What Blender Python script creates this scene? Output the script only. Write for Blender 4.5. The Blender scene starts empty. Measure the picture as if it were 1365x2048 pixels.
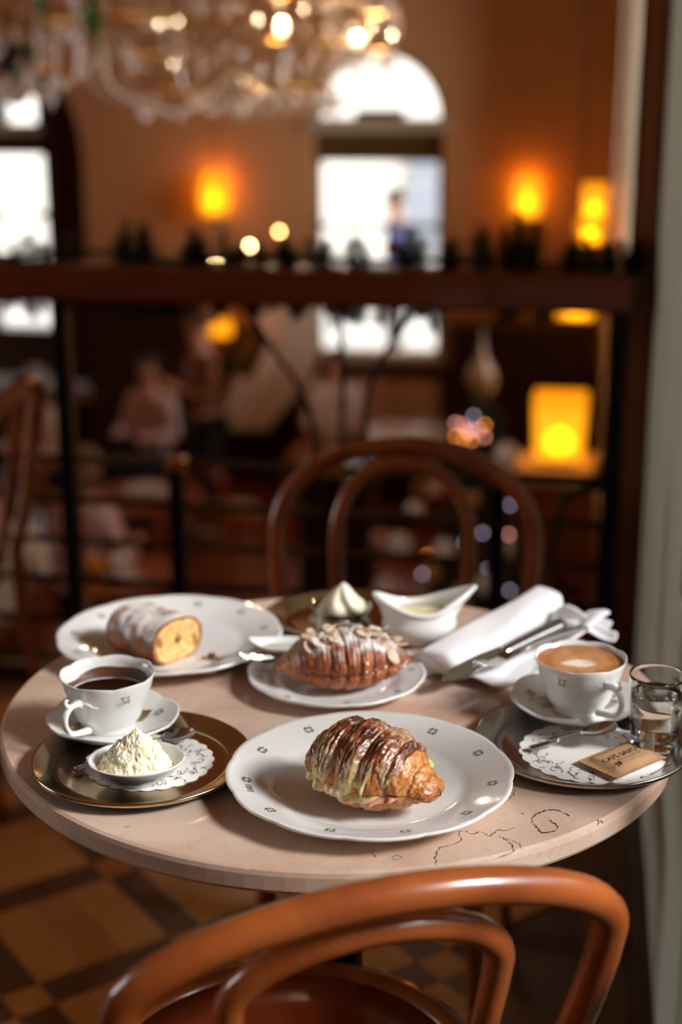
import bpy, bmesh, math, random
from math import sin, cos, pi, radians, sqrt, atan2, exp
from mathutils import Vector, Matrix, noise
from mathutils.geometry import tessellate_polygon

sc = bpy.context.scene
COL = sc.collection
rnd = random.Random(7)

# ------------------------------------------------------------------ camera
F, TH, PHI, ZT = 2844.0, radians(15.56), radians(10.0), 0.74
ZC = ZT + 0.601
cam_d = bpy.data.cameras.new('camera')
cam = bpy.data.objects.new('camera', cam_d)
COL.objects.link(cam)
cam.location = (0, 0, ZC)
cam.rotation_euler = (pi / 2 - TH, 0, PHI)
cam_d.sensor_fit = 'HORIZONTAL'
cam_d.sensor_width = 24.0
cam_d.lens = 24.0 * F / 1365.0
cam_d.clip_start = 0.02
cam_d.dof.use_dof = True
cam_d.dof.focus_distance = 1.27
cam_d.dof.aperture_fstop = 2.5
sc.camera = cam

# ------------------------------------------------------------------ sky and daylight
world = bpy.data.worlds.new('overcast_sky')
sc.world = world
world.use_nodes = True
bgn = world.node_tree.nodes['Background']
bgn.inputs[0].default_value = (0.93, 0.97, 1.0, 1)
bgn.inputs[1].default_value = 4.0


def area_light(name, loc, rot, sx, sy, power, col):
    d = bpy.data.lights.new(name, 'AREA')
    d.shape = 'RECTANGLE'
    d.size, d.size_y, d.energy, d.color = sx, sy, power, col
    o = bpy.data.objects.new(name, d)
    o.location, o.rotation_euler = loc, rot
    COL.objects.link(o)
    return o


XL_OUT = -7.22      # just outside the added, unseen window in the far left wall
DAY = (0.97, 0.98, 1.0)
# hazy sun through the assumed, unseen window beside the table; daylight in the tall hall windows of the same wall
sun_d = bpy.data.lights.new('hazy_sun_offscreen', 'SUN')
sun_d.energy, sun_d.color, sun_d.angle = 6.5, (1.0, 0.98, 0.96), radians(15)
sun = bpy.data.objects.new('hazy_sun_offscreen', sun_d)
sun.location = (4, 0, 5)
sun.rotation_euler = Vector((-2.28, 0.44, -1.69)).to_track_quat('-Z', 'Y').to_euler()
COL.objects.link(sun)
area_light('daylight_hall_near_window_offscreen', (0.62, 6.1, 1.5), (0, radians(90), 0), 2.6, 1.6, 110, DAY)
area_light('daylight_hall_far_window_offscreen', (0.62, 10.4, 1.5), (0, radians(90), 0), 2.6, 1.6, 110, DAY)

area_light('added_left_daylight_offscreen', (XL_OUT, 1.5, 2.0), (0, radians(-90), 0), 2.2, 2.6, 62, DAY)  # added light at an invented, unseen window, brightens the sage wall
sc.cycles.caustics_reflective = False
vs = sc.view_settings
vs.view_transform = 'Standard'
vs.look = 'None'
vs.gamma = 1.0
vs.use_curve_mapping = False
vs.exposure = -0.1


# ------------------------------------------------------------------ pixels to places
def ray(px, py):
    x, y = px - 682.5, -(py - 1024.0)
    d = (x, F * cos(TH) + y * sin(TH), -F * sin(TH) + y * cos(TH))
    c, s = cos(PHI), sin(PHI)
    return Vector((c * d[0] - s * d[1], s * d[0] + c * d[1], d[2]))


def atz(px, py, z):
    d = ray(px, py)
    return d * ((z - ZC) / d.z) + Vector((0, 0, ZC))


def aty(px, py, Y):
    d = ray(px, py)
    return d * (Y / d.y) + Vector((0, 0, ZC))


# ------------------------------------------------------------------ materials
def lin(c):
    return tuple((v / 255 / 12.92) if v / 255 <= 0.04045 else ((v / 255 + 0.055) / 1.055) ** 2.4 for v in c)


MATS = {}


def mat(name, col, rough=0.5, metal=0.0, var=0.0, scale=20.0, bump=0.0, bscale=60.0, col2=None, stretch=None,
        trans=0.0, ior=1.45, coat=0.0, sheen=0.0, sss=0.0, emit=None, estr=0.0, detail=4.0, spec=0.5, aniso=0.0):
    if name in MATS:
        return MATS[name]
    m = bpy.data.materials.new(name)
    m.use_nodes = True
    nt = m.node_tree
    b = nt.nodes['Principled BSDF']
    c1 = lin(col)
    b.inputs['Roughness'].default_value = rough
    b.inputs['Metallic'].default_value = metal
    b.inputs['Transmission Weight'].default_value = trans
    b.inputs['IOR'].default_value = ior
    b.inputs['Coat Weight'].default_value = coat
    b.inputs['Coat Roughness'].default_value = 0.08
    b.inputs['Sheen Weight'].default_value = sheen
    b.inputs['Specular IOR Level'].default_value = spec
    if sss:
        b.inputs['Subsurface Weight'].default_value = sss
        b.inputs['Subsurface Radius'].default_value = (0.01, 0.008, 0.006)
        b.inputs['Subsurface Scale'].default_value = 0.4
    if emit:
        b.inputs['Emission Color'].default_value = (*lin(emit), 1)
        b.inputs['Emission Strength'].default_value = estr
    tc = nt.nodes.new('ShaderNodeTexCoord')
    mp = nt.nodes.new('ShaderNodeMapping')
    nt.links.new(tc.outputs['Object'], mp.inputs[0])
    if stretch:
        mp.inputs['Scale'].default_value = stretch
    n = nt.nodes.new('ShaderNodeTexNoise')
    n.inputs['Scale'].default_value = scale
    n.inputs['Detail'].default_value = detail
    nt.links.new(mp.outputs[0], n.inputs[0])
    r = nt.nodes.new('ShaderNodeValToRGB')
    a = max(0.0, 1 - var)
    e = r.color_ramp.elements
    e[0].position, e[1].position = 0.3, 0.7
    e[0].color = (*(lin(col2) if col2 else tuple(v * a for v in c1)), 1)
    e[1].color = (*c1, 1)
    nt.links.new(n.outputs[0], r.inputs[0])
    nt.links.new(r.outputs[0], b.inputs['Base Color'])
    if bump:
        n2 = nt.nodes.new('ShaderNodeTexNoise')
        n2.inputs['Scale'].default_value = bscale
        n2.inputs['Detail'].default_value = 5
        nt.links.new(mp.outputs[0], n2.inputs[0])
        bp = nt.nodes.new('ShaderNodeBump')
        bp.inputs['Strength'].default_value = bump
        bp.inputs['Distance'].default_value = 0.002
        nt.links.new(n2.outputs[0], bp.inputs['Height'])
        nt.links.new(bp.outputs[0], b.inputs['Normal'])
    MATS[name] = m
    return m


def vmat(name, rough=0.5, bump=0.0, bscale=300.0, sss=0.0, coat=0.0, grain=0.12, gscale=500.0, spec=0.5):
    """base colour from the mesh's own colour attribute, with fine grain"""
    if name in MATS:
        return MATS[name]
    m = bpy.data.materials.new(name)
    m.use_nodes = True
    nt = m.node_tree
    b = nt.nodes['Principled BSDF']
    b.inputs['Roughness'].default_value = rough
    b.inputs['Coat Weight'].default_value = coat
    b.inputs['Coat Roughness'].default_value = 0.15
    b.inputs['Specular IOR Level'].default_value = spec
    if sss:
        b.inputs['Subsurface Weight'].default_value = sss
        b.inputs['Subsurface Radius'].default_value = (0.008, 0.006, 0.004)
        b.inputs['Subsurface Scale'].default_value = 0.3
    at = nt.nodes.new('ShaderNodeAttribute')
    at.attribute_name = 'Col'
    tc = nt.nodes.new('ShaderNodeTexCoord')
    n = nt.nodes.new('ShaderNodeTexNoise')
    n.inputs['Scale'].default_value = gscale
    n.inputs['Detail'].default_value = 3
    nt.links.new(tc.outputs['Object'], n.inputs[0])
    mr = nt.nodes.new('ShaderNodeMapRange')
    mr.inputs['From Min'].default_value, mr.inputs['From Max'].default_value = 0.3, 0.7
    mr.inputs['To Min'].default_value, mr.inputs['To Max'].default_value = 1 - grain, 1 + grain
    nt.links.new(n.outputs[0], mr.inputs[0])
    mx = nt.nodes.new('ShaderNodeVectorMath')
    mx.operation = 'SCALE'
    nt.links.new(at.outputs['Color'], mx.inputs[0])
    nt.links.new(mr.outputs[0], mx.inputs['Scale'])
    nt.links.new(mx.outputs[0], b.inputs['Base Color'])
    if bump:
        n2 = nt.nodes.new('ShaderNodeTexNoise')
        n2.inputs['Scale'].default_value = bscale
        n2.inputs['Detail'].default_value = 4
        nt.links.new(tc.outputs['Object'], n2.inputs[0])
        bp = nt.nodes.new('ShaderNodeBump')
        bp.inputs['Strength'].default_value = bump
        bp.inputs['Distance'].default_value = 0.0012
        nt.links.new(n2.outputs[0], bp.inputs['Height'])
        nt.links.new(bp.outputs[0], b.inputs['Normal'])
    MATS[name] = m
    return m


def glass_pane_mat(name, tint=(1, 1, 1)):
    if name in MATS:
        return MATS[name]
    m = bpy.data.materials.new(name)
    m.use_nodes = True
    nt = m.node_tree
    nt.nodes.remove(nt.nodes['Principled BSDF'])
    out = nt.nodes['Material Output']
    t = nt.nodes.new('ShaderNodeBsdfTransparent')
    t.inputs[0].default_value = (*tint, 1)
    g = nt.nodes.new('ShaderNodeBsdfGlossy')
    g.inputs['Roughness'].default_value = 0.02
    f = nt.nodes.new('ShaderNodeFresnel')
    mx = nt.nodes.new('ShaderNodeMixShader')
    nt.links.new(f.outputs[0], mx.inputs[0])
    nt.links.new(t.outputs[0], mx.inputs[1])
    nt.links.new(g.outputs[0], mx.inputs[2])
    nt.links.new(mx.outputs[0], out.inputs[0])
    MATS[name] = m
    return m


# ------------------------------------------------------------------ objects and meshes
def obj(name, vf, m=None, parent=None, smooth=False, cols=None, loc=None, rot=None):
    me = bpy.data.meshes.new(name)
    me.from_pydata([tuple(v) for v in vf[0]], [], vf[1])
    if smooth:
        me.polygons.foreach_set('use_smooth', [True] * len(me.polygons))
    if cols:
        ca = me.color_attributes.new('Col', 'FLOAT_COLOR', 'POINT')
        flat = []
        for c in cols:
            flat += [c[0], c[1], c[2], 1.0]
        ca.data.foreach_set('color', flat)
    if m:
        me.materials.append(m)
    me.update()
    o = bpy.data.objects.new(name, me)
    COL.objects.link(o)
    if parent:
        o.parent = parent
    if loc:
        o.location = loc
    if rot:
        o.rotation_euler = rot
    return o


def link(name, me, parent=None, loc=None, rot=None, scale=None):
    o = bpy.data.objects.new(name, me)
    COL.objects.link(o)
    if parent:
        o.parent = parent
    if loc:
        o.location = loc
    if rot:
        o.rotation_euler = rot
    if scale:
        o.scale = scale
    return o


def tag(o, label, cat, group=None, kind=None):
    if label:
        o['label'] = label
    if cat:
        o['category'] = cat
    if group:
        o['group'] = group
    if kind:
        o['kind'] = kind
    return o


def thing(name, label, cat, loc=(0, 0, 0), rz=0.0, group=None):
    o = bpy.data.objects.new(name, None)
    COL.objects.link(o)
    o.empty_display_size = 0.02
    o.location = loc
    o.rotation_euler = (0, 0, rz)
    return tag(o, label, cat, group)


def struct(o):
    o['kind'] = 'structure'
    return o


def dup(o, parent=None):
    c = o.copy()
    COL.objects.link(c)
    c.parent = parent
    for ch in list(o.children):
        dup(ch, c)
    return c


def join(*vfs):
    V, Fc = [], []
    for v, f in vfs:
        k = len(V)
        V += [tuple(p) for p in v]
        Fc += [tuple(i + k for i in q) for q in f]
    return V, Fc


def xf(vf, M):
    return [M @ Vector(p) for p in vf[0]], vf[1]


def box(x0, x1, y0, y1, z0, z1, bev=0.0):
    if bev <= 0:
        v = [(x, y, z) for z in (z0, z1) for y in (y0, y1) for x in (x0, x1)]
        return v, [(0, 2, 3, 1), (4, 5, 7, 6), (0, 1, 5, 4), (2, 6, 7, 3), (0, 4, 6, 2), (1, 3, 7, 5)]
    bm = bmesh.new()
    bmesh.ops.create_cube(bm, size=1)
    for q in bm.verts:
        q.co = Vector(((x0 + x1) / 2 + q.co.x * (x1 - x0), (y0 + y1) / 2 + q.co.y * (y1 - y0), (z0 + z1) / 2 + q.co.z * (z1 - z0)))
    bmesh.ops.bevel(bm, geom=list(bm.edges), offset=bev, segments=2, profile=0.5, affect='EDGES')
    bm.verts.index_update()
    r = [q.co.copy() for q in bm.verts], [tuple(w.index for w in f.verts) for f in bm.faces]
    bm.free()
    return r


def grid(f, nu, nv, cu=False, cv=False):
    V = [f(i / (nu if cu else nu - 1), j / (nv if cv else nv - 1)) for i in range(nu) for j in range(nv)]
    Q = []
    for i in range(nu if cu else nu - 1):
        for j in range(nv if cv else nv - 1):
            a, b = i, (i + 1) % nu
            c, d = j, (j + 1) % nv
            Q.append((a * nv + c, b * nv + c, b * nv + d, a * nv + d))
    return V, Q


def lathe(prof, n=64, scal=None, caps=True):
    """prof: list of (r, z); scal(theta, r, z) -> (r, z)"""
    V, Q = [], []
    for (r, z) in prof:
        for k in range(n):
            t = 2 * pi * k / n
            rr, zz = scal(t, r, z) if scal else (r, z)
            V.append((rr * cos(t), rr * sin(t), zz))
    m = len(prof)
    for i in range(m - 1):
        for k in range(n):
            k2 = (k + 1) % n
            Q.append((i * n + k, i * n + k2, (i + 1) * n + k2, (i + 1) * n + k))
    for i, flip in ((0, True), (m - 1, False)):
        if caps and prof[i][0] > 1e-6:
            ring = [i * n + k for k in range(n)]
            Q.append(tuple(ring[::-1] if flip else ring))
    return V, Q


def crom(pts, n=8, closed=False):
    P = [Vector(p) for p in pts]
    out = []
    N = len(P)
    rng = range(N) if closed else range(N - 1)
    for i in rng:
        if closed:
            a, b, c, d = P[i - 1], P[i], P[(i + 1) % N], P[(i + 2) % N]
        else:
            b, c = P[i], P[i + 1]
            a = P[i - 1] if i > 0 else b * 2 - c
            d = P[i + 2] if i + 2 < N else c * 2 - b
        for k in range(n):
            t = k / n
            out.append(0.5 * ((2 * b) + (-a + c) * t + (2 * a - 5 * b + 4 * c - d) * t * t + (-a + 3 * b - 3 * c + d) * t ** 3))
    if not closed:
        out.append(P[-1])
    return out


def tube(pts, r, n=10, closed=False, flat=1.0, up=None):
    """sweep a round (or flattened) section along points; r a number or a list"""
    P = [Vector(p) for p in pts]
    N = len(P)
    V, Q = [], []
    prev = None
    for i, p in enumerate(P):
        if closed:
            d = P[(i + 1) % N] - P[i - 1]
        else:
            d = P[min(i + 1, N - 1)] - P[max(i - 1, 0)]
        d.normalize()
        if prev is None:
            ref = Vector(up) if up else (Vector((0, 0, 1)) if abs(d.z) < 0.9 else Vector((1, 0, 0)))
        else:
            ref = prev
        s = d.cross(ref)
        if s.length < 1e-6:
            s = d.cross(Vector((0.3, 0.8, 0.5)))
        s.normalize()
        u = s.cross(d).normalized()
        prev = u
        ri = r[i] if isinstance(r, (list, tuple)) else r
        for k in range(n):
            t = 2 * pi * k / n
            V.append(p + s * (cos(t) * ri) + u * (sin(t) * ri * flat))
    m = N if closed else N - 1
    for i in range(m):
        j = (i + 1) % N
        for k in range(n):
            k2 = (k + 1) % n
            Q.append((i * n + k, i * n + k2, j * n + k2, j * n + k))
    if not closed:
        Q.append(tuple(range(n))[::-1])
        Q.append(tuple((N - 1) * n + k for k in range(n)))
    return V, Q


def sphere(r=1.0, nu=12, nv=8, c=(0, 0, 0), sx=1, sy=1, sz=1):
    prof = [(r * sin(pi * i / nv), -r * cos(pi * i / nv)) for i in range(nv + 1)]
    prof[0] = (1e-7, -r)
    prof[-1] = (1e-7, r)
    V, Q = lathe(prof, nu)
    return [(x * sx + c[0], y * sy + c[1], z * sz + c[2]) for x, y, z in V], Q


def poly_slab(outer, holes, y0, y1, mapf):
    """a slab cut out of 2D polygons (outer, holes); mapf((a, b), t) -> 3D"""
    loops = [outer] + holes
    flat = [p for lp in loops for p in lp]
    tri = tessellate_polygon([[Vector((p[0], p[1], 0)) for p in lp] for lp in loops])
    n = len(flat)
    V = [mapf(p, y0) for p in flat] + [mapf(p, y1) for p in flat]
    Q = [tuple(t) for t in tri] + [tuple(i + n for i in t[::-1]) for t in tri]
    k = 0
    for lp in loops:
        for i in range(len(lp)):
            a, b = k + i, k + (i + 1) % len(lp)
            Q.append((a, b, b + n, a + n))
        k += len(lp)
    return V, Q


def fix_normals(o):
    bm = bmesh.new()
    bm.from_mesh(o.data)
    bmesh.ops.recalc_face_normals(bm, faces=bm.faces)
    bm.to_mesh(o.data)
    bm.free()
    return o


def text_vf(s, size):
    cu = bpy.data.curves.new('lettering', 'FONT')
    cu.body = s
    cu.size = size
    cu.align_x = 'CENTER'
    cu.align_y = 'CENTER'
    cu.resolution_u = 3
    o = bpy.data.objects.new('lettering', cu)
    COL.objects.link(o)
    dg = bpy.context.evaluated_depsgraph_get()
    dg.update()
    me = bpy.data.meshes.new_from_object(o.evaluated_get(dg))
    vf = [v.co.copy() for v in me.vertices], [tuple(p.vertices) for p in me.polygons]
    bpy.data.objects.remove(o)
    bpy.data.curves.remove(cu)
    bpy.data.meshes.remove(me)
    return vf


def ns(x, y, z, s=1.0, seed=0.0):
    return noise.noise(Vector((x * s + seed, y * s - seed * 0.7, z * s + seed * 1.3)))


def fbm(x, y, z, s, o=4, seed=0.0):
    a, t, k = 1.0, 0.0, s
    for _ in range(o):
        t += a * ns(x, y, z, k, seed)
        a *= 0.5
        k *= 2.1
    return t


def mix(a, b, t):
    t = max(0.0, min(1.0, t))
    return tuple(p + (q - p) * t for p, q in zip(a, b))


def sm(a, b, x):
    t = max(0.0, min(1.0, (x - a) / (b - a)))
    return t * t * (3 - 2 * t)


# ================================================================== the building
ZH = -1.8        # floor of the hall below
XW = 0.13        # inner face of the long window wall on the right
YB = 12.0        # back wall of the hall
XL = -7.0
CEIL = 4.3

M_GREEN = mat('sage_plaster', (206, 208, 188), 0.85, var=0.08, scale=6, bump=0.25, bscale=90)
M_OCHRE = mat('ochre_plaster', (206, 156, 108), 0.85, var=0.07, scale=2.5, bump=0.1, bscale=40)
M_CREAM = mat('cream_plaster', (226, 208, 180), 0.8, var=0.05, scale=4)
M_CEIL = mat('ceiling_plaster', (200, 150, 100), 0.9, var=0.04, scale=3)
M_DWOOD = mat('dark_panel_wood', (52, 22, 10), 0.35, var=0.4, scale=8, stretch=(6, 6, 0.6))
M_RWOOD = mat('red_brown_wood', (120, 48, 18), 0.3, var=0.35, scale=10, stretch=(0.5, 6, 6), coat=0.3)
M_JAMB = mat('jamb_wood', (150, 84, 38), 0.4, var=0.3, scale=14, stretch=(6, 6, 0.4))
M_HFLOOR = mat('hall_floor_wood', (150, 72, 30), 0.35, var=0.35, scale=5, stretch=(8, 0.6, 1), coat=0.2)
M_FLOORBASE = mat('floor_joint_wood', (66, 34, 12), 0.5, var=0.3, scale=12)
M_PANE = glass_pane_mat('window_glass')
M_FRAME = mat('window_frame_paint', (150, 135, 105), 0.5, var=0.05)
M_OLIVE = mat('olive_blind', (92, 68, 18), 0.7, var=0.1, scale=30)
M_STONE = mat('pale_stone', (190, 175, 150), 0.8, var=0.1, scale=12)
M_IRON = mat('black_iron', (18, 15, 13), 0.4, metal=0.6, var=0.2)
M_BRASS = mat('aged_brass', (190, 140, 70), 0.3, metal=1.0, var=0.15)
M_STEEL = mat('polished_steel', (205, 203, 200), 0.12, metal=1.0, var=0.04)


def arc(cx, cz, r, a0, a1, n, sz=1.0):
    return [(cx + r * cos(a0 + (a1 - a0) * i / n), cz + r * sz * sin(a0 + (a1 - a0) * i / n)) for i in range(n + 1)]


def rect(x0, x1, z0, z1):
    return [(x0, z0), (x1, z0), (x1, z1), (x0, z1)]


def XZ(p, t):
    return (p[0], t, p[1])


def YZ(p, t):
    return (t, p[0], p[1])


# mezzanine floor, hall floor, ceiling
struct(obj('floor_hall', box(XL, XW, -1.2, YB, ZH - 0.2, ZH), M_HFLOOR))
FLOOR = struct(obj('floor', box(XL, XW, -1.2, 3.12, -0.25, -0.004), M_FLOORBASE))
struct(obj('ceiling', box(XL, XW, -1.2, YB + 1.4, CEIL, CEIL + 0.2), M_CEIL))
w = poly_slab(rect(-1.2, YB + 0.4, ZH, CEIL), [rect(0.2, 2.8, 0.9, 3.1)], XL - 0.2, XL, YZ)  # the opening is added for the unseen left window
fix_normals(struct(obj('wall_left', w, M_OCHRE)))
W6 = struct(obj('added_window_6', join(box(XL - 0.14, XL - 0.08, 0.2, 0.26, 0.9, 3.1), box(XL - 0.14, XL - 0.08, 2.74, 2.8, 0.9, 3.1), box(XL - 0.14, XL - 0.08, 0.2, 2.8, 0.9, 0.96), box(XL - 0.14, XL - 0.08, 0.2, 2.8, 3.04, 3.1)), M_FRAME))  # window added out of view to light the sage wall
for k in range(2):
    obj('pane', box(XL - 0.115, XL - 0.11, 0.26 + 1.24 * k, 1.5 + 1.24 * k, 0.96, 3.04), M_PANE, W6)
obj('mullion', box(XL - 0.14, XL - 0.08, 1.47, 1.53, 0.9, 3.1), M_FRAME, W6)
struct(obj('wall_behind', box(XL, XW, -1.5, -1.2, ZH, CEIL), M_OCHRE))
struct(obj('trim_1', box(XL, XW, 3.12, 3.15, -0.3, 0.02), M_DWOOD))

# window wall on the right: sage plaster upstairs, cream in the hall
w = poly_slab(rect(-1.5, 3.2, ZH, CEIL), [rect(0.55, 1.79, 0.75, 2.25)], XW, XW + 0.2, YZ)  # opening for the assumed table window, out of view
fix_normals(struct(obj('wall_right', w, M_GREEN)))
holes = [arc(c, 2.0, 0.75, 0, pi, 14) + [(c - 0.75, 0.3), (c + 0.75, 0.3)] for c in (6.1, 10.4)]
w = poly_slab(rect(3.2, YB + 0.4, ZH, CEIL), holes, XW, XW + 0.42, YZ)
fix_normals(struct(obj('wall_hall_right', w, M_CREAM)))


def window_side(name, y0, y1, z0, z1, nx, nz, XW=XW):
    f = struct(obj(name, join(box(XW + 0.3, XW + 0.37, y0, y0 + 0.06, z0, z1), box(XW + 0.3, XW + 0.37, y1 - 0.06, y1, z0, z1),
                              box(XW + 0.3, XW + 0.37, y0, y1, z0, z0 + 0.06), box(XW + 0.3, XW + 0.37, y0, y1, z1 - 0.06, z1)), M_CREAM))
    for i in range(1, nx):
        y = y0 + (y1 - y0) * i / nx
        obj('mullion', box(XW + 0.31, XW + 0.36, y - 0.02, y + 0.02, z0, z1), M_CREAM, f)
    for i in range(1, nz):
        z = z0 + (z1 - z0) * i / nz
        obj('glazing_bar', box(XW + 0.31, XW + 0.36, y0, y1, z - 0.02, z + 0.02), M_CREAM, f)
    for i in range(nx):
        for j in range(nz):
            a, b = y0 + (y1 - y0) * i / nx, y0 + (y1 - y0) * (i + 1) / nx
            c, d = z0 + (z1 - z0) * j / nz, z0 + (z1 - z0) * (j + 1) / nz
            obj('pane', box(XW + 0.334, XW + 0.338, a, b, c, d), M_PANE, f)


window_side('assumed_window_3', 0.55, 1.79, 0.75, 2.25, 2, 2, XW - 0.2)  # assumed from the light on the table, never in view
window_side('window_4', 5.35, 6.85, 0.3, 2.75, 2, 3)
window_side('window_5', 9.65, 11.15, 0.3, 2.75, 2, 3)
struct(obj('baseboard_right', box(XW - 0.02, XW, -1.2, 3.2, 0, 0.14), M_DWOOD))
ja = 0.082
JAMB = struct(obj('trim_2', box(ja, XW + 0.005, 3.08, 3.2, -0.3, CEIL), M_JAMB))
obj('moulding', box(ja + 0.012, ja + 0.03, 3.068, 3.08, 0, CEIL), M_JAMB, JAMB)
obj('moulding', box(ja - 0.008, ja, 3.09, 3.19, 0, CEIL), M_DWOOD, JAMB)

# back wall with the arched window and the arched niche on the left
wl, wr = -2.36, -1.26
wc = (wl + wr) / 2
hole1 = [(wl, -0.64), (wr, -0.64), (wr, 1.3)] + arc(wc, 1.3, 0.55, 0, pi, 18, 1.05)[1:-1] + [(wl, 1.3)]
nc, nr = -5.45, 1.08
hole2 = [(nc - nr, ZH + 0.02), (nc + nr, ZH + 0.02), (nc + nr, 1.0)] + arc(nc, 1.0, nr, 0, pi, 20)[1:-1] + [(nc - nr, 1.0)]
w = poly_slab(rect(XL, XW + 0.42, ZH, CEIL), [hole1, hole2], YB, YB + 0.4, XZ)
fix_normals(struct(obj('wall_back', w, M_OCHRE)))
# niche
n1 = rect(-5.75, -5.1, -0.64, 0.99)
n2 = [(-5.55, 1.28), (-5.17, 1.28), (-5.17, 1.5)] + arc(-5.36, 1.5, 0.19, 0, pi, 10)[1:-1] + [(-5.55, 1.5)]
w = poly_slab(rect(XL, -4.2, ZH, CEIL), [n1, n2], YB + 1.0, YB + 1.3, XZ)
fix_normals(struct(obj('wall_niche', w, M_DWOOD)))
struct(obj('wall_niche_side', box(-4.3, -4.2, YB + 0.38, YB + 1.3, ZH, CEIL), M_DWOOD))
struct(obj('floor_niche', box(XL, -4.2, YB, YB + 1.3, ZH - 0.1, ZH + 0.02), M_HFLOOR))

W1 = struct(obj('window_1', join(box(wl, wl + 0.05, YB + 0.12, YB + 0.2, -0.64, 1.0), box(wr - 0.05, wr, YB + 0.12, YB + 0.2, -0.64, 1.0)), M_FRAME))
obj('window_sill', box(wl - 0.08, wr + 0.08, YB - 0.08, YB + 0.2, -0.7, -0.62), M_STONE, W1)
obj('transom', box(wl - 0.06, wr + 0.06, YB - 0.03, YB + 0.22, 1.21, 1.33), M_STONE, W1)
obj('roller_blind', box(wl, wr, YB + 0.1, YB + 0.16, 0.97, 1.21), M_OLIVE, W1)
for z in (0.44, -0.02):
    obj('glazing_bar', box(wl, wr, YB + 0.12, YB + 0.2, z - 0.025, z + 0.025), M_FRAME, W1)
obj('ledge_board', box(wc - 0.2, wc + 0.22, YB + 0.06, YB + 0.12, 1.33, 1.4), M_DWOOD, W1)
for (z0, z1) in ((-0.62, -0.045), (0.005, 0.415), (0.465, 0.97)):
    obj('pane', box(wl + 0.05, wr - 0.05, YB + 0.155, YB + 0.16, z0, z1), M_PANE, W1)
ap = [(wl, 1.33), (wr, 1.33)] + arc(wc, 1.33, 0.545, 0, pi, 18, 1.0)[1:-1]
obj('arched_pane', poly_slab(ap, [], YB + 0.155, YB + 0.16, XZ), M_PANE, W1)
oa = arc(wc, 1.3, 0.55, 0, pi, 24, 1.05)
ia = arc(wc, 1.3, 0.5, 0, pi, 24, 1.05)
obj('arch_frame', poly_slab(oa + ia[::-1], [], YB + 0.12, YB + 0.2, XZ), M_FRAME, W1)
W2 = struct(obj('window_2', join(box(-5.75, -5.1, YB + 1.08, YB + 1.16, 0.4, 0.46), box(-5.75, -5.71, YB + 1.08, YB + 1.16, -0.64, 0.99)), M_FRAME))
obj('pane', box(-5.75, -5.1, YB + 1.11, YB + 1.115, 0.46, 0.99), M_PANE, W2)
obj('pane', box(-5.75, -5.1, YB + 1.11, YB + 1.115, -0.64, 0.4), M_PANE, W2)
obj('sill', box(-5.8, -5.05, YB + 0.93, YB + 1.1, 1.18, 1.28), M_STONE, W2)


def pleats(x0, x1, y, z0, z1, n, amp, taper=1.0, cx=None):
    cx = (x0 + x1) / 2 if cx is None else cx

    def f(u, v):
        k = 1 - (1 - taper) * sin(min(1, max(0, (v - 0.15) / 0.5)) * pi) ** 2
        x = cx + (x0 + (x1 - x0) * u - cx) * k
        return (x, y + amp * sin(u * n * 2 * pi) + 0.3 * amp * sin(u * n * 5 + v * 3), z1 + (z0 - z1) * v)
    return grid(f, n * 8 + 1, 14)


M_DRAPE = mat('dark_red_velvet', (84, 16, 6), 0.8, var=0.3, scale=5, sheen=0.3)
tag(obj('curtain', pleats(-5.05, -4.45, YB + 0.8, ZH + 0.02, 2.3, 5, 0.05), M_DRAPE, smooth=True),
    'dark red pleated curtain hanging in the arched niche beside its window', 'curtain')

# wood panelling along the foot of the back wall: each panel a piece
x = -4.2
WB = struct(obj('trim_3', box(-4.32, XW, YB - 0.03, YB, ZH, -0.72), M_DWOOD))
k = 0
while x < XW - 0.1:
    w_ = 0.42
    if not (-2.5 < x < -1.2):
        obj('panel', box(x + 0.03, min(x + w_ - 0.03, XW), YB - 0.05, YB - 0.028, ZH + 0.12, -0.84, 0.006), (M_DWOOD, M_RWOOD, M_DWOOD)[k % 3], WB)
    x += w_
    k += 1
obj('cap_rail', box(-4.32, wl - 0.1, YB - 0.07, YB, -0.74, -0.68), M_RWOOD, WB)
obj('cap_rail', box(wr + 0.1, XW, YB - 0.07, YB, -0.74, -0.68), M_RWOOD, WB)

# street outside the back windows
struct(obj('floor_street', box(-16, 6, YB + 0.4, 30, -1.2, -1.1), mat('street_paving', (170, 165, 158), 0.8, var=0.1, scale=3)))
FAC = thing('street_facade', 'pale plastered house across the street seen through the windows', 'building', (-4, 24, -1.1))
obj('front_wall', box(-11, 9, 0, 0.4, 0, 4.6), mat('facade_plaster', (236, 230, 220), 0.8, var=0.05, scale=1), FAC)
fwi = obj('window', box(-0.55, 0.55, -0.05, 0.02, -0.9, 0.9), mat('facade_window_grey', (150, 155, 165), 0.2), FAC, loc=(-7.6, 0, 1.15))
obj('frame', join(box(-0.62, -0.55, -0.07, 0.02, -0.97, 0.97), box(0.55, 0.62, -0.07, 0.02, -0.97, 0.97), box(-0.62, 0.62, -0.07, 0.02, 0.9, 0.97)), M_STONE, fwi)
for xx in (-4.6, -1.6, 1.4, 4.4):
    dup(fwi, FAC).location = (xx, 0, 1.15)

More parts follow.
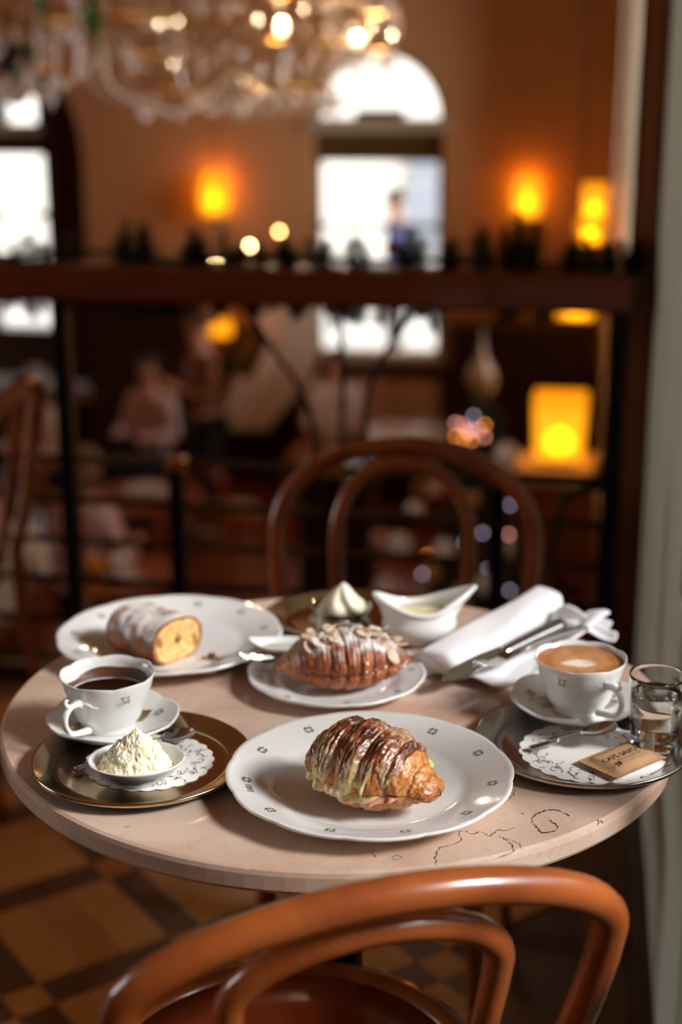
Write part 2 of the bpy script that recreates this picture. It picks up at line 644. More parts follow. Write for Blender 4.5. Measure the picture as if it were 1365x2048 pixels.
BLOCKER = thing('unseen_light_blocker', 'unseen grey mass added outside the table window to limit its sky light', 'building', (3.4, 1.5, ZH))  # added out of view: holds back sky light at the table window
obj('front_wall', box(-0.2, 0.2, -9, 2.6, 0, 3.6), mat('blocker_render', (120, 112, 104), 0.9, var=0.1, scale=1), BLOCKER)  # main body of the added mass, shuts out the low sky
obj('blocker_cap', box(-0.35, 0.3, -9.1, 2.6, 3.6, 3.75), M_STONE, BLOCKER)
obj('hall_sun_blocker', box(-0.2, 0.4, 2.6, 12, 0, 8.5), mat('blocker_render', (120, 112, 104)), BLOCKER)  # taller unseen part, added to keep the sun out of the hall windows

# ------------------------------------------------------------------ parquet of the mezzanine: each block is a piece of the floor
M_PQ = [mat('parquet_oak_%d' % i, c, 0.32, var=0.3, scale=16, stretch=(1.2, 9, 1), coat=0.25, bump=0.05) for i, c in
        enumerate([(206, 134, 62), (196, 124, 54), (214, 144, 72)])]
M_PQD = mat('parquet_dark_strip', (96, 50, 14), 0.45, var=0.3, scale=16, stretch=(1.2, 9, 1), coat=0.25)
PIT, BW = 0.30, 0.235
pl_me = {}


def plank_mesh(w, l, m):
    key = (round(w, 3), round(l, 3), m.name)
    if key not in pl_me:
        o = obj('plank', box(-l / 2, l / 2, -w / 2, w / 2, -0.012, 0, 0.0012), m)
        pl_me[key] = o.data
        bpy.data.objects.remove(o)
    return pl_me[key]


def plank(c, ang, w, l, m):
    link('plank', plank_mesh(w, l, m), FLOOR, (c[0], c[1], 0.0), (0, 0, ang))


e1, e2 = Vector((cos(pi / 4), sin(pi / 4), 0)), Vector((-sin(pi / 4), cos(pi / 4), 0))
for i in range(-14, 16):
    for j in range(-6, 18):
        c = e1 * (i * PIT) + e2 * (j * PIT) + Vector((-0.4, 1.2, 0))
        if not (-1.5 < c.x < 0.0 and 1.0 < c.y < 2.95):
            continue
        par = (i + j) % 2
        g = 0.0015
        for k in range(3):
            off = (k - 1) * BW / 3
            p = c + (e2 if par else e1) * off
            plank(p, pi / 4 if par else -pi / 4, BW / 3 - g, BW - g, M_PQ[(i * 3 + j * 5 + k) % 3])
        s = PIT - BW
        plank(c + e1 * (PIT / 2), -pi / 4, s - g, BW - g, M_PQD)
        plank(c + e2 * (PIT / 2), pi / 4, s - g, BW - g, M_PQD)
        plank(c + e1 * (PIT / 2) + e2 * (PIT / 2), pi / 4, s - g, s - g, M_PQ[1])
for k in range(5):
    plank((XW - 0.06, -0.7 + k * 0.8, 0), pi / 2, 0.075, 0.795, M_PQD)

# ------------------------------------------------------------------ mezzanine railing
YR = 3.0
RL = thing('mezzanine_railing', 'black iron railing with a red-brown wooden handrail at the mezzanine edge', 'railing', (-1.5, YR, 0))


def rbox(name, x0, x1, y0, y1, z0, z1, m, bev=0.004, par=None):
    return obj(name, box(x0 + 1.5, x1 + 1.5, y0, y1, z0, z1, bev), m, par or RL)


rbox('handrail', -4.2, ja, -0.075, 0.075, 0.955, 1.03, M_RWOOD, 0.012)
zb = (0.59, 0.49, 0.395, 0.30, 0.2, 0.1)
posts = [(-3.4, 1), (-2.3, 1), (-1.16, 1), (0.055, 1), (-0.905, 0), (-0.18, 0), (-0.54, 0), (-1.6, 0), (-1.95, 0)]
for (px, tall) in posts:
    rbox('post', px - 0.018, px + 0.018, -0.018, 0.018, 0, 0.955 if tall else 0.575, M_IRON, 0.003)
    if not tall:
        rbox('post_cap', px - 0.021, px + 0.021, -0.021, 0.021, 0.572, 0.602, M_BRASS, 0.005)
M_BAR = mat('bronze_bar', (96, 66, 44), 0.35, metal=0.7, var=0.2)
for z in zb:
    obj('rail_bar', tube([(-2.7, 0, z), (1.55, 0, z)], 0.0095, 8), M_BAR if z > 0.35 else M_IRON, RL, smooth=True)
for (xs, zs) in (([-0.74, -0.70, -0.64, -0.60, -0.585, -0.58], [0.95, 0.88, 0.80, 0.72, 0.65, 0.6]),
                 ([-0.38, -0.40, -0.44, -0.47, -0.475, -0.475], [0.95, 0.90, 0.84, 0.76, 0.68, 0.6]),
                 ([-0.53, -0.525, -0.53], [0.95, 0.78, 0.6])):
    obj('iron_scroll', tube(crom([(a + 1.5, 0.0, b) for a, b in zip(xs, zs)], 6), 0.006, 8), M_IRON, RL, smooth=True)
sx = [(0.05, 0.575), (0.0, 0.57), (-0.04, 0.54), (-0.055, 0.47), (-0.055, 0.40), (-0.045, 0.355), (0.0, 0.33)]
obj('iron_scroll', tube(crom([(a + 1.5, 0.0, b) for a, b in sx], 6), 0.009, 8), M_IRON, RL, smooth=True)

# fir garland laid over the handrail: each sprig is a piece
M_FIR = mat('fir_green', (30, 42, 22), 0.7, var=0.4, scale=40, col2=(46, 62, 30))
M_TWIG = mat('fir_twig', (52, 36, 22), 0.8, var=0.3)


def sprig_vf(L, seed, dens=140):
    r = random.Random(seed)
    V, Q = tube(crom([(0, 0, 0), (0.1 * L * r.uniform(-1, 1), 0.1 * L * r.uniform(-1, 1), L * 0.5), (0.2 * L * r.uniform(-1, 1), 0.15 * L * r.uniform(-1, 1), L)], 4),
                [0.003 - 0.002 * i / 8 for i in range(9)], 5)
    V = list(V)
    for i in range(dens):
        t = (i / dens) ** 0.8
        a = i * 2.399
        ln = 0.040 * (1.15 - 0.8 * t) * (0.6 + 0.4 * (1 + sin(i * 7.7)) / 2 * 2)
        b = Vector((0, 0, t * L))
        d = Vector((cos(a), sin(a), 0.5)).normalized()
        s = d.cross(Vector((0, 0, 1))).normalized() * 0.0013
        k = len(V)
        V += [b - s, b + s, b + d * ln + s * 0.3, b + d * ln - s * 0.3]
        Q.append((k, k + 1, k + 2, k + 3))
    return V, Q


sprig_me = []
for i in range(5):
    o = obj('fir_sprig', sprig_vf(0.075 + 0.012 * i, i), M_FIR)
    sprig_me.append(o.data)
    bpy.data.objects.remove(o)
GA = thing('fir_garland', 'dark green fir garland draped over the wooden handrail', 'garland', (-1.5, YR + 0.02, 1.03))
obj('stem', tube(crom([(-1.6 + 0.2 * i, 0.03 + 0.02 * sin(i * 2.1), 0.012 + 0.006 * sin(i * 3.3)) for i in range(17)], 4), 0.006, 6), M_TWIG, GA, smooth=True)
r = random.Random(3)
SPR = [(30, 505), (70, 500), (120, 508), (235, 480), (250, 470), (275, 470), (290, 480), (365, 490), (390, 465), (405, 480), (450, 488), (470, 495), (515, 500),
       (560, 497), (575, 505), (620, 492), (650, 500), (700, 485), (725, 492), (800, 490), (815, 470), (835, 480), (885, 488), (905, 490),
       (955, 478), (972, 480), (1005, 470), (1020, 470), (1045, 455), (1062, 462), (1130, 478), (1145, 485), (1175, 490), (1200, 495), (1225, 500),
       (1250, 505), (1270, 505)]
for (px, py) in SPR + [(a + 9, b2 + 9) for a, b2 in SPR]:
    p = aty(px, 535, YR + 0.03)
    top = aty(px, py, YR + 0.03)
    h = max(0.04, top.z - 1.03)
    m_ = sprig_me[r.randrange(5)]
    s = (h + 0.012) / 0.095
    link('fir_sprig', m_, GA, (p.x + 1.5, r.uniform(0.0, 0.04), -0.008), (r.uniform(-0.2, 0.2), r.uniform(-0.35, 0.35), r.uniform(0, 6)), (1.4 * max(s, 0.85), 1.4 * max(s, 0.85), s * 1.08))
for i in range(60):
    px = r.choice([r.uniform(0, 480), r.uniform(480, 900), r.uniform(0, 1230)])
    p = aty(px, 600, YR + 0.06)
    link('fir_sprig', sprig_me[r.randrange(5)], GA, (p.x + 1.5, 0.075, -0.06), (pi + r.uniform(-0.5, 0.5), r.uniform(-0.9, 0.9), r.uniform(0, 6)), (1.0, 1.0, r.uniform(0.5, 0.9)))
# frosted tips and baubles tucked in the garland
M_FROST = mat('frosted_tip', (196, 205, 206), 0.4, var=0.15)
for (px, py, rr) in ((665, 618, 0.018), (700, 632, 0.012), (843, 612, 0.024), (610, 610, 0.012), (1260, 522, 0.012)):
    p = aty(px, py, YR + 0.09)
    obj('frosted_cone', sphere(rr, 10, 8, (p.x + 1.5, 0.075, p.z - 1.03), 1, 0.8, 1.2), M_FROST, GA, smooth=True)
for (px, py) in ((780, 497), (797, 505), (790, 490)):
    p = aty(px, py, YR + 0.03)
    obj('red_berry', sphere(0.011, 10, 8, (p.x + 1.5, 0.02, p.z - 1.03)), mat('red_berry_gloss', (170, 30, 40), 0.2), GA, smooth=True)


# fairy lights
def glow(name, col, strength):
    return mat(name, col, 0.5, emit=col, estr=strength)


FL = thing('fairy_light_string', 'string of small warm fairy lights slung across the hall', 'lights', (-1.5, 8.0, 1.03))
M_FAIRY = glow('fairy_bulb_warm', (255, 196, 120), 34)
M_FAIRY2 = glow('fairy_bulb_bright', (255, 225, 160), 60)
pts = []
for (px, py, m_) in ((432, 527, M_FAIRY2), (500, 492, M_FAIRY2), (559, 463, M_FAIRY), (640, 430, None), (720, 383, M_FAIRY), (747, 370, M_FAIRY), (774, 360, M_FAIRY)):
    p = aty(px, py, 8.0)
    q = (p.x + 1.5, 0.0, p.z - 1.03)
    pts.append(q)
    if m_:
        obj('bulb', sphere(0.012, 8, 6, q), m_, FL, smooth=True)
obj('wire', tube(crom([(-5.5, 0.0, 0.3)] + pts + [(XW + 1.5, 0.0, 0.25)], 5), 0.0015, 4), M_IRON, FL)

# ------------------------------------------------------------------ table
M_MARBLE = bpy.data.materials.new('rose_beige_marble')
M_MARBLE.use_nodes = True
nt = M_MARBLE.node_tree
b = nt.nodes['Principled BSDF']
b.inputs['Roughness'].default_value = 0.16
b.inputs['Specular IOR Level'].default_value = 0.6
tc = nt.nodes.new('ShaderNodeTexCoord')
n1_ = nt.nodes.new('ShaderNodeTexNoise')
n1_.inputs['Scale'].default_value = 7
n1_.inputs['Detail'].default_value = 6
n1_.inputs['Distortion'].default_value = 1.2
r1 = nt.nodes.new('ShaderNodeValToRGB')
e = r1.color_ramp.elements
e[0].position, e[1].position = 0.28, 0.72
e[0].color = (*lin((192, 156, 134)), 1)
e[1].color = (*lin((230, 206, 188)), 1)
n2_ = nt.nodes.new('ShaderNodeTexNoise')
n2_.inputs['Scale'].default_value = 26
n2_.inputs['Detail'].default_value = 8
n2_.inputs['Distortion'].default_value = 2.0
r2 = nt.nodes.new('ShaderNodeValToRGB')
e = r2.color_ramp.elements
e[0].position, e[0].color = 0.485, (0, 0, 0, 1)
e[1].position, e[1].color = 0.5, (1, 1, 1, 1)
x3 = r2.color_ramp.elements.new(0.515)
x3.color = (0, 0, 0, 1)
mx = nt.nodes.new('ShaderNodeMix')
mx.data_type = 'RGBA'
mm = nt.nodes.new('ShaderNodeMath')
mm.operation = 'MULTIPLY'
mm.inputs[1].default_value = 0.22
nt.links.new(tc.outputs['Object'], n1_.inputs[0])
nt.links.new(tc.outputs['Object'], n2_.inputs[0])
nt.links.new(n1_.outputs[0], r1.inputs[0])
nt.links.new(n2_.outputs[0], r2.inputs[0])
nt.links.new(r2.outputs[0], mm.inputs[0])
nt.links.new(mm.outputs[0], mx.inputs[0])
nt.links.new(r1.outputs[0], mx.inputs[6])
mx.inputs[7].default_value = (*lin((150, 112, 92)), 1)
nt.links.new(mx.outputs[2], b.inputs['Base Color'])

TX, TY, TR = -0.246, 1.38, 0.352
TB = thing('cafe_table', 'round rose-beige marble cafe table on a black iron pedestal', 'table', (TX, TY, 0))
prof = [(1e-6, ZT - 0.024), (TR - 0.006, ZT - 0.024), (TR - 0.002, ZT - 0.0225), (TR, ZT - 0.019), (TR, ZT - 0.006), (TR - 0.0012, ZT - 0.002), (TR - 0.004, ZT), (1e-6, ZT)]
TOP = obj('table_top', lathe(prof, 128), M_MARBLE, TB)
obj('column', box(-0.024, 0.024, -0.024, 0.024, 0.04, ZT - 0.045, 0.004), M_IRON, TB)
for a in (0, pi / 2):
    M_ = Matrix.Rotation(a + 0.5, 4, 'Z')
    obj('support_arm', xf(box(-0.2, 0.2, -0.02, 0.02, ZT - 0.046, ZT - 0.0235, 0.003), M_), M_IRON, TB)
    obj('foot_bar', xf(box(-0.24, 0.24, -0.025, 0.025, 0.0, 0.04, 0.006), M_), M_IRON, TB)
# brown fissures in the marble
M_FISS = mat('marble_fissure', (98, 56, 34), 0.5, var=0.3, scale=200)


def fissure(pxs, wmax, seed, closed=False):
    r = random.Random(seed)
    P = [atz(a, b_, ZT) for a, b_ in pxs]
    P = crom(P, 7)
    V, Q = [], []
    for i, p in enumerate(P):
        p = p + Vector((r.uniform(-1, 1), r.uniform(-1, 1), 0)) * 0.0011
        d = (P[min(i + 1, len(P) - 1)] - P[max(i - 1, 0)]).normalized()
        s = Vector((-d.y, d.x, 0)) * wmax * r.uniform(0.1, 1.0) * (0.35 if r.random() < 0.3 else 1)
        V += [(p.x - s.x - TX, p.y - s.y - TY, ZT + 0.0003), (p.x + s.x - TX, p.y + s.y - TY, ZT + 0.0003)]
        if i:
            k = 2 * i
            Q.append((k - 2, k - 1, k + 1, k))
    obj('marble_fissure', (V, Q), M_FISS, TB)


fissure([(1143, 1633), (1128, 1626), (1105, 1620), (1083, 1625), (1070, 1632), (1066, 1645), (1075, 1655), (1082, 1664), (1095, 1665), (1110, 1662), (1117, 1657), (1110, 1648), (1100, 1640)], 0.0013, 1)
fissure([(1028, 1656), (1010, 1662), (995, 1660), (980, 1672), (965, 1664), (945, 1668), (930, 1662), (918, 1668), (925, 1680), (905, 1690), (880, 1697), (872, 1712), (874, 1733)], 0.0007, 2)
fissure([(1000, 1672), (1012, 1680), (1024, 1692), (1028, 1704), (1005, 1712)], 0.0006, 3)
fissure([(1012, 1676), (1035, 1686), (1048, 1700)], 0.0004, 4)
fissure([(784, 1716), (792, 1711), (803, 1714), (797, 1720), (786, 1719)], 0.0006, 5)
fissure([(1196, 1641), (1204, 1643), (1206, 1647)], 0.001, 6)
fissure([(1040, 1626), (1048, 1628)], 0.0008, 7)
fissure([(1033, 1580), (1028, 1590), (1020, 1598)], 0.0008, 8)
fissure([(246, 1652), (255, 1655), (262, 1652)], 0.0006, 9)
fissure([(735, 1700), (746, 1706), (752, 1716)], 0.0005, 10)

# ------------------------------------------------------------------ bentwood chairs
M_BENT = mat('bentwood_beech', (172, 92, 41), 0.26, var=0.32, scale=12, stretch=(1, 1, 1), coat=0.4, col2=(122, 56, 23))
M_SEAT = mat('chair_seat_ply', (150, 62, 28), 0.28, var=0.3, scale=14, stretch=(8, 1, 1), coat=0.4)


def hoop(w, top, tilt, pinch, zc, bow, e, yoff=0.0, zs=0.45):
    pts = []
    low = []
    for i in range(8):
        u = i / 8
        low.append((w * (pinch + (1 - pinch) * sin(u * pi / 2)), zs + (zc - zs) * u))
    up = []
    for i in range(25):
        t = pi * i / 24
        c, s = cos(t), sin(t)
        up.append((w * math.copysign(abs(c) ** e, c), zc + (top - zc) * s ** e))
    for (x, z) in low + up + [(-x, z) for x, z in low[::-1]]:
        pts.append((x, -0.18 - (z - zs) * math.tan(tilt) - bow * (1 - (x / w) ** 2) + yoff, z))
    return pts


def bentwood(name, label, loc, rz, group, P=None):
    P = P or dict(w=0.198, top=0.845, tilt=0.19, pin=0.80, zc=0.72, bow=0.02, e=1.0, wi=0.107, topi=0.812, pini=0.62, zci=0.71, ei=1.05)
    t = thing(name, label, 'chair', loc, rz, group)
    hp = hoop(P['w'], P['top'], P['tilt'], P['pin'], P['zc'], P['bow'], P['e'])
    obj('outer_hoop', tube(hp, 0.0145, 12), M_BENT, t, smooth=True)
    obj('inner_hoop', tube(hoop(P['wi'], P['topi'], P['tilt'], P['pini'], P['zci'], P['bow'], P['ei'], 0.014), 0.012, 12), M_BENT, t, smooth=True)
    for s in (1, -1):
        b0 = hp[0] if s == 1 else hp[-1]
        obj('leg', tube(crom([b0, (b0[0] * 1.03, b0[1] - 0.005, 0.28), (b0[0] * 1.12, b0[1] - 0.05, 0.0)], 6), [0.0145] * 7 + [0.013 - 0.0006 * i for i in range(6)], 10), M_BENT, t, smooth=True)
        obj('leg', tube([(s * 0.135, 0.13, 0.44), (s * 0.145, 0.145, 0.3), (s * 0.165, 0.17, 0.0)], [0.018, 0.016, 0.011], 10), M_BENT, t, smooth=True)
    rim = lathe([(0.172, 0.425), (0.196, 0.425), (0.202, 0.432), (0.202, 0.452), (0.197, 0.461), (0.186, 0.463), (0.178, 0.459), (0.172, 0.452), (0.172, 0.425)], 48)
    obj('seat_rim', rim, M_BENT, t, smooth=True)
    obj('seat', lathe([(1e-6, 0.445), (0.175, 0.445), (0.175, 0.4555), (0.12, 0.453), (1e-6, 0.451)], 48), M_SEAT, t, smooth=True)
    ring = [(0.14 * cos(2 * pi * i / 28), 0.14 * sin(2 * pi * i / 28), 0.26) for i in range(28)]
    obj('stretcher', tube(ring, 0.009, 8, True), M_BENT, t, smooth=True)
    return t


GCH = 'bentwood cafe chairs on the mezzanine'
bentwood('bentwood_chair', 'glossy bentwood chair with double-hoop back facing the table, standing by the railing', (-0.2737, 1.9112, 0), 3.1536, GCH, dict(w=0.204, top=0.842, tilt=0.17, pin=0.80, zc=0.70, bow=0.005, e=0.95, wi=0.106, topi=0.819, pini=0.7, zci=0.70, ei=0.95))
bentwood('bentwood_chair', 'bentwood chair pushed under the table edge beside the plate of cheese croissant', (-0.253, 1.133, 0), 0.49, GCH, dict(w=0.1917, top=0.817, tilt=0.2553, pin=0.6, zc=0.738, bow=0.0131, e=1.1, wi=0.1082, topi=0.776, pini=0.6264, zci=0.712, ei=1.1))
lc = atz(52, 790, 0.83)
bentwood('bentwood_chair', 'bentwood chair turned side-on left of the strudel plate, back towards the table', (lc.x - 0.30, lc.y + 0.03, 0), radians(95), GCH)


# ================================================================== tableware
FWD = Vector((-sin(PHI), cos(PHI), 0))
RGT = Vector((cos(PHI), sin(PHI), 0))
M_PORC = mat('white_porcelain', (232, 231, 228), 0.09, var=0.01, scale=10, coat=0.4, sss=0.0)
M_MARK = mat('green_sprig_print', (98, 104, 70), 0.35, var=0.3, scale=400)
M_TRAY = mat('brushed_tray_steel', (196, 190, 182), 0.17, metal=1.0, var=0.06, scale=30)
M_TRAYG = mat('warm_tray_steel', (206, 182, 146), 0.17, metal=1.0, var=0.06, scale=30)
M_PAPER = mat('doily_paper', (240, 236, 230), 0.8, var=0.03)
M_PRINT = mat('doily_print', (128, 120, 132), 0.8, var=0.2, scale=300)


def lobes(n, amp, r0, ph=0.0, zamp=0.0):
    """bracket-shaped scallops that fade in towards the rim radius r0"""
    def f(t, r, z):
        k = max(0.0, (r / r0 - 0.62) / 0.38) ** 2 if r < r0 * 1.5 else 0
        a = abs(sin(n * (t + ph) / 2))
        w = (a ** 0.7 - 0.6) * amp
        return r * (1 + w * k), z + zamp * k * (a - 0.6)
    return f


def sprig_mark():
    """eight little leaves set in a lozenge"""
    V, Q = [], []
    for k in range(4):
        a = k * pi / 2
        for s in (-1, 1):
            c = Vector((cos(a), sin(a), 0)) * 0.0034 + Vector((-sin(a), cos(a), 0)) * 0.0017 * s
            d = (Vector((cos(a), sin(a), 0)) + Vector((-sin(a), cos(a), 0)) * 0.8 * s).normalized()
            n_ = Vector((-d.y, d.x, 0))
            i = len(V)
            V += [c - d * 0.0021, c + n_ * 0.0011, c + d * 0.0021, c - n_ * 0.0011]
            Q.append((i, i + 1, i + 2, i + 3))
    return V, Q


_o = obj('sprig_mark', sprig_mark(), M_MARK)
MARK_ME = _o.data
bpy.data.objects.remove(_o)


def plate(name, label, c, R, nm, h=0.021, well=0.68, rz=0.0, nlob=12, date=False, group=None, skip=()):
    t = thing(name, label, 'plate', (c.x, c.y, ZT), rz, group)
    f = R * well
    prof = [(1e-6, 0.0035), (f * 0.82, 0.0035), (f * 0.83, 0), (f * 0.87, 0), (f * 0.9, 0.004), (f * 1.02, 0.006), (R * 0.985, h - 0.0035), (R * 0.998, h - 0.002), (R, h - 0.0005), (R * 0.992, h + 0.0005),
            (R * 0.965, h - 0.0006), (R * 0.9, h - 0.0032), (f * 1.09, 0.0122), (f * 1.02, 0.0095), (f * 0.965, 0.0075), (f * 0.9, 0.0066), (f * 0.5, 0.0060), (1e-6, 0.0058)]
    b_ = obj('dish', lathe(prof, 192, lobes(nlob, 0.016, R)), M_PORC, t, smooth=True)
    r_ = R * 0.855
    zz = 0.0122 + (h - 0.0032 - 0.0122) * ((r_ - f * 1.09) / (R * 0.9 - f * 1.09)) + 0.0005
    sl = atan2(h - 0.0032 - 0.0122, R * 0.9 - f * 1.09)
    for k in range(nm):
        if k in skip:
            continue
        a = 2 * pi * k / nm
        M_ = Matrix.Rotation(a, 4, 'Z') @ Matrix.Translation((r_, 0, zz)) @ Matrix.Rotation(-sl, 4, 'Y')
        o = link('sprig_mark', MARK_ME, t)
        o.matrix_local = M_ @ Matrix.Scale(R / 0.1325, 4)
    if date:
        a = date
        M_ = Matrix.Rotation(a, 4, 'Z') @ Matrix.Translation((r_, 0, zz)) @ Matrix.Rotation(-sl, 4, 'Y') @ Matrix.Rotation(pi / 2, 4, 'Z')
        obj('year_print', xf(text_vf('1893', 0.0085), M_), M_MARK, t)
    return t


pc1 = atz(746, 1676, ZT + 0.021) + FWD * 0.1300
pc1.z = 0
angd = atan2(-0.25, -0.97) + PHI
plate('dinner_plate', 'white porcelain plate with green sprigs under the ham and cheese croissant', pc1, 0.1325, 11, rz=0.0, date=radians(205), group='sprigged dinner plates')
pc2 = atz(673, 1413, ZT + 0.017) + FWD * 0.1
pc2.z = 0
plate('dessert_plate', 'smaller white porcelain plate under the sugared almond croissant', pc2, 0.0975, 8, h=0.017, well=0.66, rz=0.3)
pc3 = atz(311, 1349, ZT + 0.021) + FWD * 0.133
pc3.z = 0
plate('dinner_plate', 'white porcelain plate with green sprigs under the strudel slice', pc3, 0.131, 11, rz=0.4, group='sprigged dinner plates')


def tray(name, label, c, rx, ry, m, rz=0.0):
    t = thing(name, label, 'tray', (c.x, c.y, ZT), rz)
    k = ry / rx
    R = rx
    prof = [(1e-6, 0.0), (R * 0.77, 0.0), (R * 0.8, 0.001), (R * 0.86, 0.006), (R * 0.965, 0.0095), (R * 0.985, 0.0092), (R * 0.998, 0.0105), (R, 0.0125), (R * 0.992, 0.014), (R * 0.975, 0.0132),
            (R * 0.955, 0.0118), (R * 0.86, 0.0085), (R * 0.805, 0.0045), (R * 0.775, 0.0028), (R * 0.74, 0.0024), (R * 0.4, 0.0022), (1e-6, 0.0022)]
    V, Q = lathe(prof, 128)
    obj('pan', ([(x, y * k, z) for x, y, z in V], Q), m, t, smooth=True)
    V, Q = lathe([(R * 0.79, 0.0030), (R * 0.80, 0.0046), (R * 0.81, 0.0052), (R * 0.80, 0.0042)], 96, None, False)
    obj('bead', ([(x, y * k, z) for x, y, z in V], Q), m, t, smooth=True)
    return t


tl = atz(252, 1612, ZT + 0.0125) + FWD * 0.1045
tr = atz(1203, 1574, ZT + 0.0125) + FWD * 0.1045
tbk = Vector((-0.262, 1.632, 0))
tray('serving_tray', 'round metal tray carrying the hot chocolate and whipped cream, glowing golden', tl, 0.1045, 0.1045, M_TRAYG)
tray('serving_tray', 'round steel tray carrying the cappuccino and water glass', tr, 0.1045, 0.1045, M_TRAY)
tray('serving_tray', 'oval steel tray under the sauce boat and piped cream', tbk, 0.118, 0.088, M_TRAYG, PHI)
ZTR = ZT + 0.0024


def doily(label, c, R, seed):
    t = thing('paper_doily', label, 'doily', (c.x, c.y, ZTR), 0.4 * seed)
    V, Q = lathe([(1e-6, 0.0002), (R * 0.5, 0.0002), (R, 0.0002), (R, 0.0005), (R * 0.5, 0.0006), (1e-6, 0.0006)], 160, lambda a, r, z: (r * (1 + (0.045 * abs(sin(12 * a)) if r > R * 0.9 else 0)), z))
    obj('paper', (V, Q), M_PAPER, t)
    r = random.Random(seed)
    V, Q = [], []

    def ribbon(P, w):
        for i, p in enumerate(P):
            d = (P[min(i + 1, len(P) - 1)] - P[max(i - 1, 0)]).normalized()
            s = Vector((-d.y, d.x, 0)) * w * (0.3 + sin(pi * i / (len(P) - 1)))
            V.extend([p - s, p + s])
            if i:
                k = len(V)
                Q.append((k - 4, k - 3, k - 1, k - 2))
    for k in range(10):
        a0 = 2 * pi * k / 10
        for q in range(14):
            a = a0 + r.uniform(-0.26, 0.26)
            rr = R * r.uniform(0.66, 0.9)
            c0 = Vector((cos(a), sin(a), 0)) * rr + Vector((0, 0, 0.0008))
            cu = r.uniform(0.5, 1.4) * r.choice((-1, 1))
            th = r.uniform(0, 6.28)
            P = [c0]
            for _ in range(7):
                th += cu * 0.4
                P.append(P[-1] + Vector((cos(th), sin(th), 0)) * R * 0.022)
            ribbon(P, R * 0.007)
    obj('scroll_print', (V, Q), M_PRINT, t)
    return t


doily('white scalloped paper doily under the hot chocolate saucer', tl + RGT * 0.006 + FWD * 0.006, 0.060, 1)
doily('white scalloped paper doily with violet scrolls under the cappuccino saucer', tr + RGT * 0.006 - FWD * 0.010, 0.066, 2)
ZD = ZTR + 0.0007


def saucer(label, c, R, group):
    t = thing('saucer', label, 'saucer', (c.x, c.y, ZD), 0.2, group)
    h = 0.021
    prof = [(1e-6, 0.002), (R * 0.42, 0.002), (R * 0.43, 0), (R * 0.48, 0), (R * 0.5, 0.003), (R * 0.75, 0.0085), (R * 0.985, h - 0.003), (R, h - 0.001), (R * 0.99, h), (R * 0.96, h - 0.001),
            (R * 0.8, 0.0135), (R * 0.62, 0.0078), (R * 0.5, 0.0055), (R * 0.44, 0.0048), (1e-6, 0.0048)]
    obj('dish', lathe(prof, 144, lobes(6, 0.05, R, 0.3, 0.004)), M_PORC, t, smooth=True)
    for k in range(6):
        a = 2 * pi * k / 6 + 0.45
        o = link('sprig_mark', MARK_ME, t)
        o.matrix_local = Matrix.Rotation(a, 4, 'Z') @ Matrix.Translation((R * 0.74, 0, 0.0127)) @ Matrix.Rotation(-0.42, 4, 'Y')
    return t


M_CHOC = mat('hot_chocolate', (38, 16, 9), 0.1, var=0.3, scale=60, coat=0.3)
M_CHOCF = mat('chocolate_film', (104, 62, 42), 0.4, var=0.4, scale=80)


